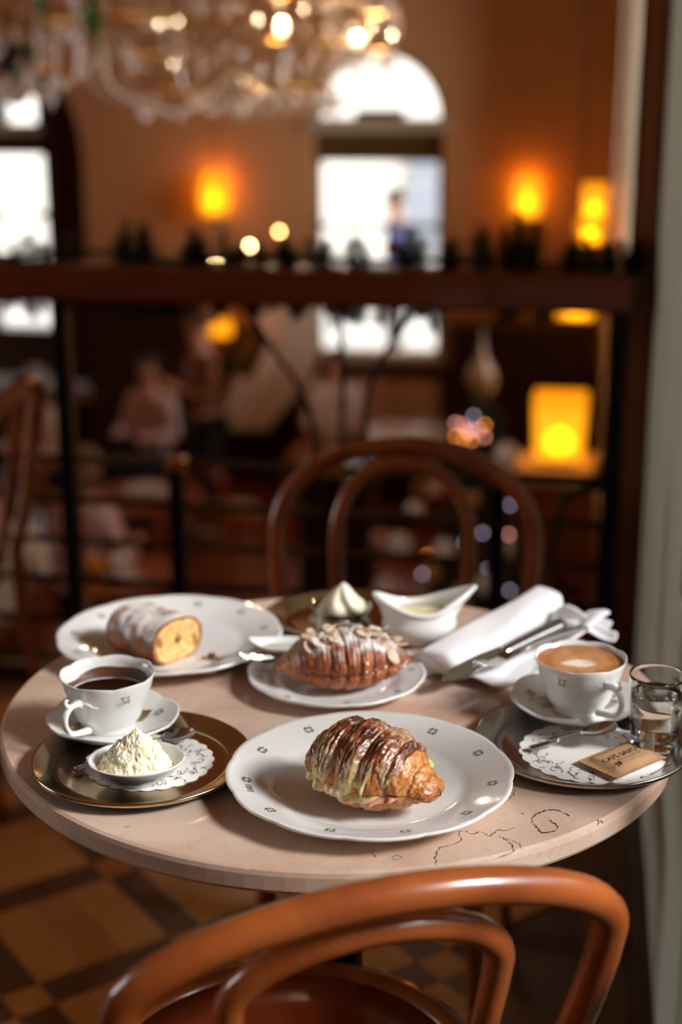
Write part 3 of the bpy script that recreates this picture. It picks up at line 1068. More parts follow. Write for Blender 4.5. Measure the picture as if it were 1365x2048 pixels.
def cup(label, cat_name, c, rz, fill, group):
    t = thing(cat_name, label, 'cup', (c.x, c.y, ZD + 0.005), rz, group)
    R, H = 0.0475, 0.058
    # outer then inner wall
    prof = [(1e-6, 0.0025), (0.0215, 0.0025), (0.0225, 0.0), (0.0255, 0.0), (0.0262, 0.002), (0.0255, 0.004), (0.029, 0.008), (0.0335, 0.015), (0.0362, 0.024), (0.0385, 0.032),
            (0.0412, 0.038), (0.0437, 0.045), (0.0455, 0.052), (0.0472, H - 0.001), (0.0470, H), (0.0460, H - 0.0003), (0.0438, 0.051), (0.0420, 0.045), (0.0392, 0.038), (0.0365, 0.031), (0.033, 0.02), (0.027, 0.0095), (0.02, 0.0055), (1e-6, 0.005)]

    def sc_(a, r, z):
        k = sm(0.02, H, z)
        q = abs(sin(4 * a)) ** 0.8 - 0.6
        return r * (1 + 0.022 * k * q), z + 0.0016 * sm(0.045, H, z) * q
    obj('bowl', lathe(prof, 160, sc_), M_PORC, t, smooth=True)
    # ornate handle in the local +x direction: upper scroll, ear, lower foot
    ear = [(0.0395, 0, 0.0365), (0.048, 0, 0.0415), (0.0575, 0, 0.0425), (0.0655, 0, 0.0385), (0.0685, 0, 0.031), (0.0665, 0, 0.023), (0.0605, 0, 0.016), (0.052, 0, 0.0125), (0.043, 0, 0.0105), (0.0335, 0, 0.0085)]
    P = crom(ear, 6)
    n = len(P)
    hd = obj('handle', tube(P, [0.0032 + 0.0014 * (abs(i / (n - 1) - 0.5) * 2) ** 3 for i in range(n)], 12, flat=0.85), M_PORC, t, smooth=True)
    obj('thumb_scroll', tube(crom([(0.060, 0, 0.0425), (0.066, 0, 0.0475), (0.0655, 0, 0.0515), (0.0625, 0, 0.051)], 5), [0.0030 - 0.00012 * i for i in range(16)], 8), M_PORC, hd, smooth=True)
    for s in (-1, 1):
        obj('leaf_spur', tube(crom([(0.0435, 0, 0.0395), (0.0428, 0.006 * s, 0.041), (0.0418, 0.012 * s, 0.0385), (0.0395, 0.018 * s, 0.0375)], 4), [0.0032 - 0.0002 * i for i in range(13)], 8), M_PORC, hd, smooth=True)
    for k in range(3):
        obj('bead', sphere(0.0030 - 0.0003 * k, 10, 8, (0.044 + 0.004 * k, 0, 0.0435 + 0.0005 * k), 0.7, 1.3, 1.0), M_PORC, hd, smooth=True)
    for a in (1.05, -1.05, 2.6, -2.6):
        o = link('sprig_mark', MARK_ME, t)
        rr = 0.0446
        o.matrix_local = Matrix.Rotation(a, 4, 'Z') @ Matrix.Translation((rr + 0.0006, 0, 0.045)) @ Matrix.Rotation(pi / 2 - 0.28, 4, 'Y') @ Matrix.Scale(0.9, 4)
    if fill == 'chocolate':
        obj('hot_chocolate', lathe([(1e-6, 0.036), (0.0386, 0.0362), (0.0393, 0.0372)], 72, None, False), M_CHOC, t, smooth=True)
        obj('chocolate_film', lathe([(0.0388, 0.0375), (0.0406, 0.0418), (0.0422, 0.0462)], 96, lambda a, r, z: (r - 0.0004, z + (0.0025 * sin(a * 2 + 1) + 0.0012 * sin(5 * a) if z > 0.045 else 0)), False), M_CHOCF, t, smooth=True)
    else:
        nr, na = 44, 120
        V, Q, C = [], [], []
        art = Vector((-0.004, -0.002))
        ca, sa = cos(-rz + PHI), sin(-rz + PHI)
        brown, tan, white, dark = lin((176, 112, 62)), lin((204, 150, 100)), lin((246, 232, 212)), lin((138, 76, 36))
        for i in range(nr + 1):
            for j in range(na):
                a = 2 * pi * j / na
                r_ = 0.0447 * i / nr
                x, y = r_ * cos(a), r_ * sin(a)
                V.append((x, y, 0.0528 + 0.0006 * (i / nr) ** 6))
                # picture-aligned coordinates of the foam
                u, v = ca * x - sa * y, sa * x + ca * y
                u, v = ca * x + sa * y, -sa * x + ca * y
                n_ = fbm(u, v, 0, 90, 3, 2.0)
                c = mix(tan, brown, sm(0.3, 1.0, i / nr) + n_ * 0.5)
                ring = sin((sqrt((u * 0.9) ** 2 + (v * 1.1) ** 2) * 420) + n_ * 3)
                c = mix(c, dark, 0.22 * max(0, ring))
                c = mix(c, dark, sm(0.9, 1.0, i / nr) * 0.6)
                # heart-shaped leaf with a notch
                du, dv = u + 0.002 + n_ * 0.002, v + 0.006 + n_ * 0.002
                leaf = 1 - sqrt((du / 0.021) ** 2 + (dv / 0.0125) ** 2)
                notch = exp(-((dv - 0.0015) / 0.0017) ** 2) * sm(-0.002, 0.012, du)
                c = mix(c, white, sm(0.0, 0.4, leaf) * (1 - notch * 0.9))
                C.append(c)
        for i in range(nr):
            for j in range(na):
                Q.append((i * na + j, i * na + (j + 1) % na, (i + 1) * na + (j + 1) % na, (i + 1) * na + j))
        obj('milk_foam', (V, Q), vmat('milk_foam_crema', 0.45, bump=0.2, bscale=900, grain=0.08, gscale=900), t, smooth=True, cols=C)
    return t


cl = atz(206, 1341, ZD + 0.063)
cr_ = atz(1168, 1311, ZD + 0.063)
sl_ = atz(223, 1493, ZD + 0.019) + FWD * 0.064
sr_ = atz(1160, 1451, ZD + 0.019) + FWD * 0.066
sl_ = (sl_ + cl) / 2
sr_ = (sr_ + cr_) / 2
GS, GC = 'scalloped saucers on the trays', 'porcelain cups on the trays'
saucer('white scalloped saucer under the cup of hot chocolate', sl_, 0.0655, GS)
saucer('white scalloped saucer under the cappuccino cup', sr_, 0.0675, GS)
cup('white porcelain cup of dark hot chocolate with a looped handle', 'chocolate_cup', sl_ + (cl - sl_) * 0.5, PHI - radians(118), 'chocolate', GC)
cup('white porcelain cup of cappuccino with latte art, ornate scroll handle', 'cappuccino_cup', sr_ + (cr_ - sr_) * 0.5, PHI - radians(62), 'foam', GC)

# small oval dish for the whipped cream
dc = atz(268, 1582, ZTR + 0.001) + FWD * 0.024
DISH = thing('cream_dish', 'small oval white porcelain dish holding rough whipped cream', 'dish', (dc.x, dc.y, ZD), PHI + 0.12)
prof = [(1e-6, 0.001), (0.018, 0.001), (0.019, 0), (0.022, 0), (0.024, 0.002), (0.036, 0.0105), (0.0445, 0.0205), (0.0452, 0.0222), (0.0442, 0.0228), (0.0425, 0.0212), (0.034, 0.0125), (0.022, 0.0055), (1e-6, 0.004)]
V, Q = lathe(prof, 96)
obj('bowl', ([(x, y * 0.84, z) for x, y, z in V], Q), M_PORC, DISH, smooth=True)


# cutlery ---------------------------------------------------------------
def place_dir(o, a, b_, roll=0.0):
    """put a thing built along +x from the origin so that it runs from a to b"""
    d = (b_ - a)
    o.location = a
    yaw = atan2(d.y, d.x)
    pit = -atan2(d.z, sqrt(d.x ** 2 + d.y ** 2))
    o.rotation_euler = (roll, pit, yaw)


def spoon(label, a, b_, L, roll=0.0, m=None):
    t = thing('teaspoon', label, 'spoon', a)
    L = (b_ - a).length
    m = m or M_STEEL

    def bowl(u, v):
        ang = 2 * pi * v
        k = sin(u * pi / 2)
        x = 0.019 * k * cos(ang)
        y = 0.0125 * k * sin(ang) * (1 - 0.18 * cos(ang))
        return (0.019 + x, y, 0.0055 * (k * k) - 0.0035)
    top = grid(bowl, 10, 28, cv=True)
    bot = grid(lambda u, v: tuple(Vector(bowl(u, v)) + Vector((0, 0, -0.0009))), 10, 28, cv=True)
    obj('bowl', join(top, (bot[0], [q[::-1] for q in bot[1]])), m, t, smooth=True)
    P = crom([(0.036, 0, 0.0015), (0.046, 0, 0.0045), (0.07, 0, 0.004), (L - 0.03, 0, 0.0015), (L, 0, 0.0)], 6)
    n = len(P)
    obj('handle', tube(P, [0.0026 + 0.0018 * max(0, (i / (n - 1) - 0.55) / 0.45) ** 1.5 for i in range(n)], 10, flat=0.45), m, t, smooth=True)
    place_dir(t, a, b_, roll)
    return t


spoon('steel teaspoon leaning on the cappuccino saucer, handle over the doily', atz(1236, 1450, ZD + 0.022), atz(1060, 1497, ZD + 0.003), 0.118)
spoon('steel teaspoon tucked behind the whipped cream dish, bowl up', atz(388, 1462, ZD + 0.009), atz(150, 1538, ZD + 0.004), 0.125)


def fork(label, a, b_, L, roll=0.0, group=None):
    t = thing('dinner_fork', label, 'fork', a, group=group)
    for k in range(4):
        y = (k - 1.5) * 0.0055
        obj('tine', tube(crom([(0, y * 0.95, 0.003), (0.02, y, -0.0005), (0.042, y, 0.0)], 5), [0.0007] + [0.0014] * 10, 8), M_STEEL, t, smooth=True)
    pl = poly_slab([(0.04, -0.0098), (0.056, -0.0098), (0.068, -0.006), (0.078, -0.003), (0.078, 0.003), (0.068, 0.006), (0.056, 0.0098), (0.04, 0.0098)], [], -0.0012, 0.0012, lambda p, z: (p[0], p[1], z + 0.5 * sin((p[0] - 0.04) / 0.038 * pi) * 0.004))
    obj('shoulder', pl, M_STEEL, t)
    P = crom([(0.074, 0, 0.0), (0.095, 0, 0.0035), (0.14, 0, 0.003), (L, 0, 0.0)], 6)
    n = len(P)
    obj('handle', tube(P, [0.0034 + 0.0042 * (i / (n - 1)) ** 2 for i in range(n)], 10, flat=0.42), M_STEEL, t, smooth=True)
    place_dir(t, a, b_, roll)
    return t


def knife(label, a, b_, L, roll=0.0):
    t = thing('table_knife', label, 'knife', a)
    bl = [(0.0, 0.001), (0.012, 0.0075), (0.03, 0.0105), (0.075, 0.0108), (L * 0.5, 0.008), (L * 0.52, 0.004), (L * 0.52, -0.005), (L * 0.45, -0.0075), (0.05, -0.0078), (0.015, -0.006)]
    obj('blade', poly_slab(bl, [], -0.0008, 0.0008, lambda p, z: (p[0], p[1], z)), mat('mirror_blade', (214, 210, 205), 0.06, metal=1.0), t)
    P = crom([(L * 0.5, 0, 0), (L * 0.56, 0, 0.001), (L * 0.8, 0, 0.001), (L, 0, 0)], 6)
    n = len(P)
    obj('handle', tube(P, [0.0052 + 0.0042 * (i / (n - 1)) for i in range(n)], 12, flat=0.6), M_STEEL, t, smooth=True)
    place_dir(t, a, b_, roll)
    return t


fork('steel fork resting on the rim of the almond croissant plate', atz(479, 1317, ZT + 0.026), atz(690, 1296, ZT + 0.013), 0.19)

# napkin with knife and fork
nA, nB, nC, nD = atz(862, 1352, ZT + 0.002), atz(1012, 1388, ZT + 0.002), atz(1215, 1262, ZT + 0.004), atz(1100, 1222, ZT + 0.004)
M_NAP = mat('white_linen', (238, 236, 240), 0.85, var=0.02, scale=60, bump=0.25, bscale=700, sheen=0.3)
nc_ = (nA + nB + nC + nD) / 4
NAP = thing('linen_napkin', 'white folded linen napkin with knife and fork between the sauce boat and cappuccino', 'napkin', (nc_.x, nc_.y, ZT))


def sheet(u, v):
    p = nA.lerp(nB, v).lerp(nD.lerp(nC, v), u)
    wob = 0.004 * sin(6 * u + 4 * v) + 0.003 * sin(13 * v + 5 * u * u) + 0.0025 * ns(u * 5, v * 5, 0, 1)
    edge = 0.010 * sm(0.72, 1.0, u) * (0.5 + 0.5 * sin(v * 9 + 0.5)) + 0.022 * sm(0.7, 1.0, v) * sm(0.55, 0.9, u)
    low = 0.006 * sm(0.5, 1.0, v) * sm(0.5, 0.0, u)
    px = 0.006 * sin(9 * u) * sm(0.6, 1, v)
    return Vector((p.x - nc_.x + px, p.y - nc_.y + 0.006 * sin(8 * v + 2) * sm(0.8, 1, u), 0.007 + max(-0.004, wob) + edge + low))


def solid_sheet(f, nu, nv, th):
    a = grid(lambda u, v: tuple(f(u, v)), nu, nv)
    b2 = grid(lambda u, v: tuple(f(u, v) - Vector((0, 0, th))), nu, nv)
    n = nu * nv
    Q = list(a[1]) + [tuple(i + n for i in q[::-1]) for q in b2[1]]
    bd = [i * nv for i in range(nu)] + [(nu - 1) * nv + j for j in range(1, nv)] + [i * nv + nv - 1 for i in range(nu - 2, -1, -1)] + [j for j in range(nv - 2, 0, -1)]
    for i in range(len(bd)):
        p, q = bd[i], bd[(i + 1) % len(bd)]
        Q.append((p, p + n, q + n, q))
    return a[0] + b2[0], Q


obj('flat_cloth', solid_sheet(sheet, 46, 30, 0.0015), M_NAP, NAP, smooth=True)
b0, b1 = atz(870, 1338, ZT + 0.012), atz(1098, 1212, ZT + 0.014)
bd_ = (b1 - b0)
bs_ = Vector((-bd_.y, bd_.x, 0)).normalized()


def band(u, v):
    c = b0.lerp(b1, u)
    a = 2 * pi * v
    w_ = 0.026 + 0.003 * sin(u * 5) + 0.002 * ns(u * 4, 0, 1)
    hh = 0.0115 + 0.005 * u + 0.0015 * sin(u * 7 + 1)
    e_ = 0.75
    x = math.copysign(abs(cos(a)) ** e_, cos(a)) * w_
    z = math.copysign(abs(sin(a)) ** e_, sin(a)) * hh
    z += 0.0014 * sin(v * 4 * pi * 2 + u * 10) * 0.5
    end = 1 - 0.25 * sm(0.97, 1.0, abs(u * 2 - 1))
    p = c + bs_ * x * end
    return (p.x - nc_.x, p.y - nc_.y, 0.012 + 0.004 * u + z * end + 0.006)


V, Q = grid(band, 40, 36, cv=True)
Q.append(tuple(range(36)))
Q.append(tuple(39 * 36 + k for k in range(36))[::-1])
obj('rolled_fold', (V, Q), M_NAP, NAP, smooth=True)
cr0, cr1 = atz(1112, 1232, ZT + 0.02), atz(1222, 1236, ZT + 0.028)


def crumple(u, v):
    p = cr0.lerp(cr1, u)
    off = FWD * (0.05 * (v - 0.5))
    z = 0.014 + 0.014 * sin(u * 4.2 + 0.3) * sin(pi * v) + 0.006 * sin(v * 11 + u * 5) + 0.008 * u * sin(pi * v)
    return Vector((p.x - nc_.x + off.x + 0.006 * sin(v * 9), p.y - nc_.y + off.y, z))


obj('crumpled_end', solid_sheet(crumple, 24, 20, 0.0015), M_NAP, NAP, smooth=True)
knife('steel table knife lying along the napkin roll, handle away from the plates', atz(884, 1364, ZT + 0.02), atz(1113, 1251, ZT + 0.03), 0.215, roll=0.35)
fork('steel fork lying on the napkin beside the table knife', atz(955, 1334, ZT + 0.024), atz(1160, 1258, ZT + 0.024), 0.185)

# sauce boat -------------------------------------------------------------
bc = atz(838, 1285, ZTR)
BOAT = thing('sauce_boat', 'white porcelain sauce boat of pale custard on the oval tray', 'sauce boat', (bc.x, bc.y + 0.004, ZTR), PHI + 0.22)


def boat(u, v, inner=False):
    a = 2 * pi * v
    ca, sa = cos(a), sin(a)
    # rim outline: long spout towards +x, rounded lip towards -x
    rx = 0.046 + 0.024 * max(0, ca) ** 3
    if ca < 0:
        rx = 0.05 + 0.007 * ca * ca
    ry = 0.034 * (1 - 0.35 * max(0, ca) ** 4)
    zr = 0.043 + 0.022 * max(0, ca) ** 2.2 + 0.022 * max(0, -ca) ** 2.0
    prof_r = [0.0, 0.52, 0.56, 0.66, 0.86, 0.98, 1.0, 0.96, 0.93, 1.02]
    prof_z = [0.02, 0.0, 0.06, 0.12, 0.23, 0.4, 0.54, 0.68, 0.82, 1.0]
    k = u * (len(prof_r) - 1)
    i = min(int(k), len(prof_r) - 2)
    t = k - i
    t = t * t * (3 - 2 * t) if 0 else t
    r_ = prof_r[i] * (1 - t) + prof_r[i + 1] * t
    z_ = prof_z[i] * (1 - t) + prof_z[i + 1] * t
    up = sm(0.6, 1.0, z_)
    bx = 0.045
    X = (bx * (1 - up) + rx * up) * r_ * ca
    Y = (0.034 * (1 - up) + ry * up) * r_ * sa
    Z = zr * z_ if up > 0 else 0.043 * z_ + 0
    Z = (0.046 * (1 - up) + zr * up) * z_
    if inner:
        X *= 0.93
        Y *= 0.91
        Z = 0.004 + Z * 0.985 if z_ < 0.98 else Z
    return (X, Y, Z)


o1 = grid(lambda u, v: boat(u, v), 46, 72, cv=True)
i1 = grid(lambda u, v: boat(u, v, True), 46, 72, cv=True)
n_ = 46 * 72
Qb = list(o1[1]) + [tuple(k + n_ for k in q[::-1]) for q in i1[1]]
for j in range(72):
    a_, b2 = 45 * 72 + j, 45 * 72 + (j + 1) % 72
    Qb.append((a_, a_ + n_, b2 + n_, b2))
bo = obj('body', (o1[0] + i1[0], Qb), M_PORC, BOAT, smooth=True)
sb = bo.modifiers.new('smooth', 'SUBSURF')
sb.levels = sb.render_levels = 1
V, Q = lathe([(1e-6, 0.0345), (0.034, 0.0345)], 40, None, False)
obj('custard', ([(x * 1.05 + 0.002, y * 0.78, z) for x, y, z in V], Q), mat('custard', (226, 214, 160), 0.3, var=0.06), BOAT)

# glass of water ---------------------------------------------------------
gc = atz(1308, 1490, ZD)
M_GLASS = mat('clear_glass', (255, 255, 255), 0.0, trans=1.0, ior=1.47)
M_WATER = mat('water', (250, 252, 252), 0.0, trans=1.0, ior=1.33)
GL = thing('water_glass', 'small thick-bottomed tumbler of water beside the cappuccino', 'glass', (gc.x, gc.y, ZD), 0.0)
gp = [(1e-6, 0.0008), (0.019, 0.0008), (0.0218, 0.0), (0.0227, 0.0015), (0.0232, 0.006), (0.0252, 0.04), (0.0272, 0.0715), (0.0276, 0.0742), (0.0271, 0.0755), (0.0262, 0.0745), (0.0258, 0.071), (0.0238, 0.04), (0.0220, 0.0135), (0.0205, 0.0108), (0.012, 0.0098), (1e-6, 0.0096)]
obj('tumbler', lathe(gp, 72), M_GLASS, GL, smooth=True)
obj('water', lathe([(1e-6, 0.0100), (0.012, 0.0102), (0.0204, 0.0112), (0.0218, 0.0138), (0.0236, 0.04), (0.02475, 0.0565), (0.0243, 0.0560), (0.02, 0.0556), (1e-6, 0.0556)], 72), M_WATER, GL, smooth=True)

# sugar packets ----------------------------------------------------------
M_KRAFT = mat('kraft_paper', (190, 148, 108), 0.7, var=0.15, scale=40, bump=0.2, bscale=160)
M_INK = mat('dark_brown_ink', (46, 28, 20), 0.6)
M_WPAP = mat('white_packet_paper', (236, 234, 232), 0.6)
q0, q1, q2, q3 = (atz(1160, 1520, ZD + 0.004), atz(1258, 1483, ZD + 0.004), atz(1333, 1515, ZD + 0.004), atz(1230, 1561, ZD + 0.004))
pcn = (q0 + q1 + q2 + q3) / 4
ex = ((q1 - q0) + (q2 - q3)).normalized()      # along the short side of the print (away)
lx = ((q1 + q2) - (q0 + q3)) / 2
ly = ((q2 + q3) - (q0 + q1)) / 2
PW, PH = lx.length, ly.length


def packet(name, label, c, rz, m, printed, z0, group):
    t = thing(name, label, 'sugar packet', (c.x, c.y, z0), rz, group)

    def f(u, v):
        x, y = (u - 0.5) * PW, (v - 0.5) * PH
        e = min(u, 1 - u) * PW
        g = min(v, 1 - v) * PH
        k = sm(0.004, 0.014, e) * sm(0.001, 0.012, g)
        return Vector((x, y, 0.0010 + 0.0042 * k + 0.0007 * ns(x * 220, y * 220, 1) * k + (0.0004 * sin(v * 60) if e < 0.005 else 0)))
    obj('sachet', join(grid(lambda u, v: tuple(f(u, v)), 44, 32), (lambda g: (g[0], [q[::-1] for q in g[1]]))(grid(lambda u, v: ((u - 0.5) * PW, (v - 0.5) * PH, 0.0004), 44, 32))), m, t, smooth=True)
    if printed:
        def drape(vf, dx, dy):
            out = []
            for p in vf[0]:
                x, y = p[0] + dx, p[1] + dy
                q = f(min(1, max(0, x / PW + 0.5)), min(1, max(0, y / PH + 0.5)))
                out.append((x, y, q.z + 0.0004))
            return out, vf[1]
        obj('shop_name_print', drape(text_vf('CAFÉ SAVOY', 0.0092), 0.001, 0.0015), M_INK, t)
        obj('small_print', drape(text_vf('coffee and cakes', 0.0033) if 0 else join(*[box(-0.018 + 0.0045 * k, -0.0150 + 0.0045 * k, -0.0003, 0.0003, 0, 0.0001) for k in range(8)]), 0.004, -0.0052), M_INK, t)
        obj('line_print', drape(join(box(-0.017, 0.017, -0.00015, 0.00015, 0, 0.0001)), -0.004, 0.0105), M_INK, t)
        orn = [xf(box(-0.0018, 0.0018, -0.0005, 0.0005, 0, 0.0001), Matrix.Translation((0.0035 * sin(k * 2.1), 0.0025 * cos(k * 1.7), 0)) @ Matrix.Rotation(k * 0.9, 4, 'Z')) for k in range(9)]
        obj('ornament_print', drape(join(*orn), -0.0175, -0.0105), M_INK, t)
    return t


ang = atan2(lx.y, lx.x)
packet('sugar_packet', 'brown kraft sugar packet with dark lettering lying on a white one', pcn, ang, M_KRAFT, True, ZD + 0.0036, 'sugar packets on the cappuccino tray')
packet('sugar_packet', 'white sugar packet half hidden under the brown kraft one', pcn + RGT * 0.004 - FWD * 0.005, ang - 0.1, M_WPAP, False, ZD - 0.0006, 'sugar packets on the cappuccino tray')

# leaf-shaped little dish of sugar on the almond croissant plate
ldc = atz(566, 1312, ZT + 0.016)
LD = thing('sugar_dish', 'small pointed white dish of powdered sugar behind the almond croissant', 'dish', (ldc.x, ldc.y, ZT + 0.0145), PHI + 0.1)


def leafd(u, v, dz=0.0, k=1.0):
    a = 2 * pi * v
    ca, sa = cos(a), sin(a)
    pt = abs(ca) ** 3
    x = 0.040 * ca * u * k
    y = 0.022 * sa * u * (1 - 0.35 * pt) * k
    return (x, y, 0.001 + 0.016 * u ** 2.2 + 0.008 * max(0, -ca) ** 3 * u ** 3 + dz)


oo = grid(lambda u, v: leafd(u, v), 14, 56, cv=True)
ii = grid(lambda u, v: leafd(u, v, 0.0022 * (1 - u) + 0.0006, 0.95), 14, 56, cv=True)
n_ = 14 * 56
Qd = [q[::-1] for q in oo[1]] + [tuple(k + n_ for k in q) for q in ii[1]]
for j in range(56):
    a_, b2 = 13 * 56 + j, 13 * 56 + (j + 1) % 56
    Qd.append((a_, b2, b2 + n_, a_ + n_))
obj('dish', (oo[0] + ii[0], Qd), M_PORC, LD, smooth=True)
obj('sugar', grid(lambda u, v: (lambda p: (p[0] * 0.74, p[1] * 0.74, 0.0115 + 0.003 * (1 - u * u) + 0.0006 * ns(p[0] * 400, p[1] * 400, 0)))(leafd(u, v)), 16, 44, cv=True), mat('sugar_grains', (226, 222, 214), 0.8, var=0.12, scale=900, bump=0.8, bscale=1500), LD, smooth=True)


# ================================================================== food
M_CRUST = vmat('croissant_crust', 0.42, bump=0.5, bscale=420, coat=0.15, grain=0.22, gscale=420)
M_GLAZE = vmat('melted_cheese', 0.3, bump=0.6, bscale=330, coat=0.5, grain=0.1, gscale=500, sss=0.1)
M_HAM = vmat('boiled_ham', 0.35, bump=0.3, bscale=300, coat=0.3, grain=0.12, gscale=300, sss=0.2)


def croissant(L, W, Hh, edges, bend=0.0, skew=0.06, crease=0.16, p=2.2, q=0.6, flake=0.0012, seam=None, seed=0.0, ends=(0.0, 0.0), tap=0.0):
    """returns S(s, t) -> (Vector, bump) with s in -1..1 along the roll and t round the section (pi/2 = top)"""
    def S(s, t, off=0.0):
        r = max(0.0, 1 - abs(s) ** p) ** q
        if s > 0:
            r *= 1 - tap * sm(0.1, 0.95, s)
        k = ends[1] if s > 0 else ends[0]
        if k:
            r = max(r, k * sqrt(max(0.0, 1 - max(0.0, (abs(s) - 0.86) / 0.14) ** 2)))
        s2 = s + skew * cos(t + 0.4) * (1 - abs(s)) + 0.025 * ns(s * 3, cos(t) * 2, sin(t) * 2, 1, seed)
        bump = 0.0
        for a, b_ in zip(edges[:-1], edges[1:]):
            if a <= s2 < b_:
                u = (s2 - a) / (b_ - a)
                bump = max(0.0, 1 - abs(2 * u - 1) ** 2.6) ** 0.55
        m = 1 - crease + crease * bump
        ct, st = cos(t), sin(t)
        w_ = W / 2 * r * m
        h_ = Hh / 2 * r * m
        rad = off + flake * fbm(s * 9, ct * 1.2, st * 1.2, 2.2, 4, seed) * r ** 0.5 + 0.00035 * sin(s * 95 + 3 * ct) * r
        if seam is not None:
            for sd in (seam, pi - seam):
                d = (t - sd + pi) % (2 * pi) - pi
                rad -= 0.0035 * exp(-(d / 0.07) ** 2) * r
        y = ct * (w_ + rad)
        z = Hh * 0.47 + st * (h_ + rad)
        zf = 0.0015
        if z < 0.012:
            z = zf + (0.012 - zf) * exp((z - 0.012) / 0.012) if z < 0.012 else z
        # ends sink towards the plate
        z -= 0.35 * Hh * 0.47 * sm(0.5, 1.0, abs(s)) * max(0.0, 0.6 + 0.4 * st)
        z = max(z, zf)
        return Vector((s * L / 2, y + bend * s * s, z)), bump
    return S


def surf(S, colf, ns_, nt_):
    V, C = [], []
    for i in range(ns_):
        s = -1 + 2 * i / (ns_ - 1)
        s = max(-0.9995, min(0.9995, math.copysign(abs(s) ** 0.92, s)))
        for j in range(nt_):
            t = 2 * pi * j / nt_
            p, b_ = S(s, t)
            V.append(p)
            C.append(colf(s, t, p, b_))
    Q = []
    for i in range(ns_ - 1):
        for j in range(nt_):
            j2 = (j + 1) % nt_
            Q.append((i * nt_ + j, i * nt_ + j2, (i + 1) * nt_ + j2, (i + 1) * nt_ + j))
    Q.append(tuple(range(nt_))[::-1])
    Q.append(tuple((ns_ - 1) * nt_ + j for j in range(nt_)))
    return (V, Q), C


GOLD, TOAST, DEEP, PALE = lin((196, 122, 52)), lin((150, 78, 32)), lin((78, 34, 16)), lin((214, 158, 92))

# --- ham and cheese croissant on the front plate
hc = atz(742, 1607, ZT + 0.006)
HAMC = thing('ham_cheese_croissant', 'golden croissant covered in melted browned cheese with ham at the seam', 'croissant', (hc.x, hc.y + 0.002, ZT + 0.0052), PHI - radians(36))
S1 = croissant(0.138, 0.088, 0.076, [-1.1, -0.66, -0.3, 0.1, 0.45, 0.7, 1.2], bend=0.006, skew=0.12, crease=0.18, p=2.4, q=0.55, flake=0.0020, seam=-0.28, seed=3.0, ends=(0.42, 0.40), tap=0.30)


def c1(s, t, p, b_):
    n_ = fbm(p.x, p.y, p.z, 70, 4, 1.0)
    lay = 0.5 + 0.5 * sin(s * 130 + 10 * ns(p.x * 40, p.y * 40, p.z * 40) + 6 * cos(t))
    c = mix(GOLD, TOAST, b_ * 0.55 + n_ * 0.7)
    c = mix(c, PALE, 0.35 * lay * (1 - sm(0.2, 0.9, sin(t))) + 0.3 * (1 - b_))
    c = mix(c, DEEP, 0.6 * sm(0.45, 1.0, sin(t)) * (0.4 + b_ * 0.6) + 0.5 * max(0, n_ - 0.15))
    if s > 0.62:
        sp = 0.5 + 0.5 * sin((t + s * 9) * 9 + 6 * n_)
        c = mix(mix(GOLD, PALE, sp * 0.6), TOAST, 0.5 * (1 - sp) + 0.4 * sm(0.85, 1, s))
    return c


vf, C = surf(S1, c1, 150, 110)
obj('croissant', vf, M_CRUST, HAMC, smooth=True, cols=C)


def cheese_layer():
    nsx, ntx = 130, 96
    V, C, keep = [], [], []
    cream, yel, brn, drk = lin((222, 200, 160)), lin((222, 202, 128)), lin((134, 66, 34)), lin((62, 28, 18))
    for i in range(nsx):
        s = -0.93 + 1.52 * i / (nsx - 1)
        lowf = pi * (1.02 + 0.10 * sin(s * 11 + 0.6) + 0.07 * sin(s * 23 + 2) + 0.05 * ns(s * 9, 0, 0))
        if s > 0.46:
            lowf -= pi * 0.25 * sm(0.46, 0.6, s)
        hif = pi * (0.02 + 0.08 * sin(s * 9))
        for j in range(ntx):
            u = j / (ntx - 1)
            t = hif + (lowf - hif) * u
            ed = min(u, 1 - u) / 0.06
            es = min((s + 0.93) / 0.08, (0.59 - s) / 0.05)
            k = sm(0, 1, min(1.0, ed)) * sm(0, 1, max(0.0, min(1.0, es)))
            drip = 0.0022 * exp(-((1 - u) / 0.07) ** 2) * (0.5 + 0.5 * sin(s * 23 + 2))
            p, b_ = S1(s, t, -0.0006 + 0.0026 * k + drip + 0.0012 * k * fbm(s * 8, t * 2, 0, 2.0, 4, 5.0))
            st = sin(t)
            n_ = fbm(p.x, p.y, p.z, 110, 4, 7.0)
            n2 = fbm(p.x, p.y, p.z, 35, 3, 9.0)
            top = sm(0.12, 0.8, st) * sm(0.15, 0.75, b_)
            c = mix(cream, yel, sm(0.4, 0.95, u) * (0.5 + n2))
            c = mix(c, brn, sm(0.0, 0.55, st) * (0.35 + 0.65 * sm(0.1, 0.6, b_)) * (1.05 + 0.8 * n2) + 0.3 * n_)
            c = mix(c, drk, top * sm(-0.1, 0.4, n2 + 0.5 * n_) * 0.85)
            c = mix(c, cream, sm(0.28, 0.6, n_ - n2 * 0.3) * 0.4)
            V.append(p)
            C.append(c)
    Q = []
    for i in range(nsx - 1):
        for j in range(ntx - 1):
            Q.append((i * ntx + j, i * ntx + j + 1, (i + 1) * ntx + j + 1, (i + 1) * ntx + j))
    return (V, Q), C


vf, C = cheese_layer()
obj('melted_cheese', vf, M_GLAZE, HAMC, smooth=True, cols=C)


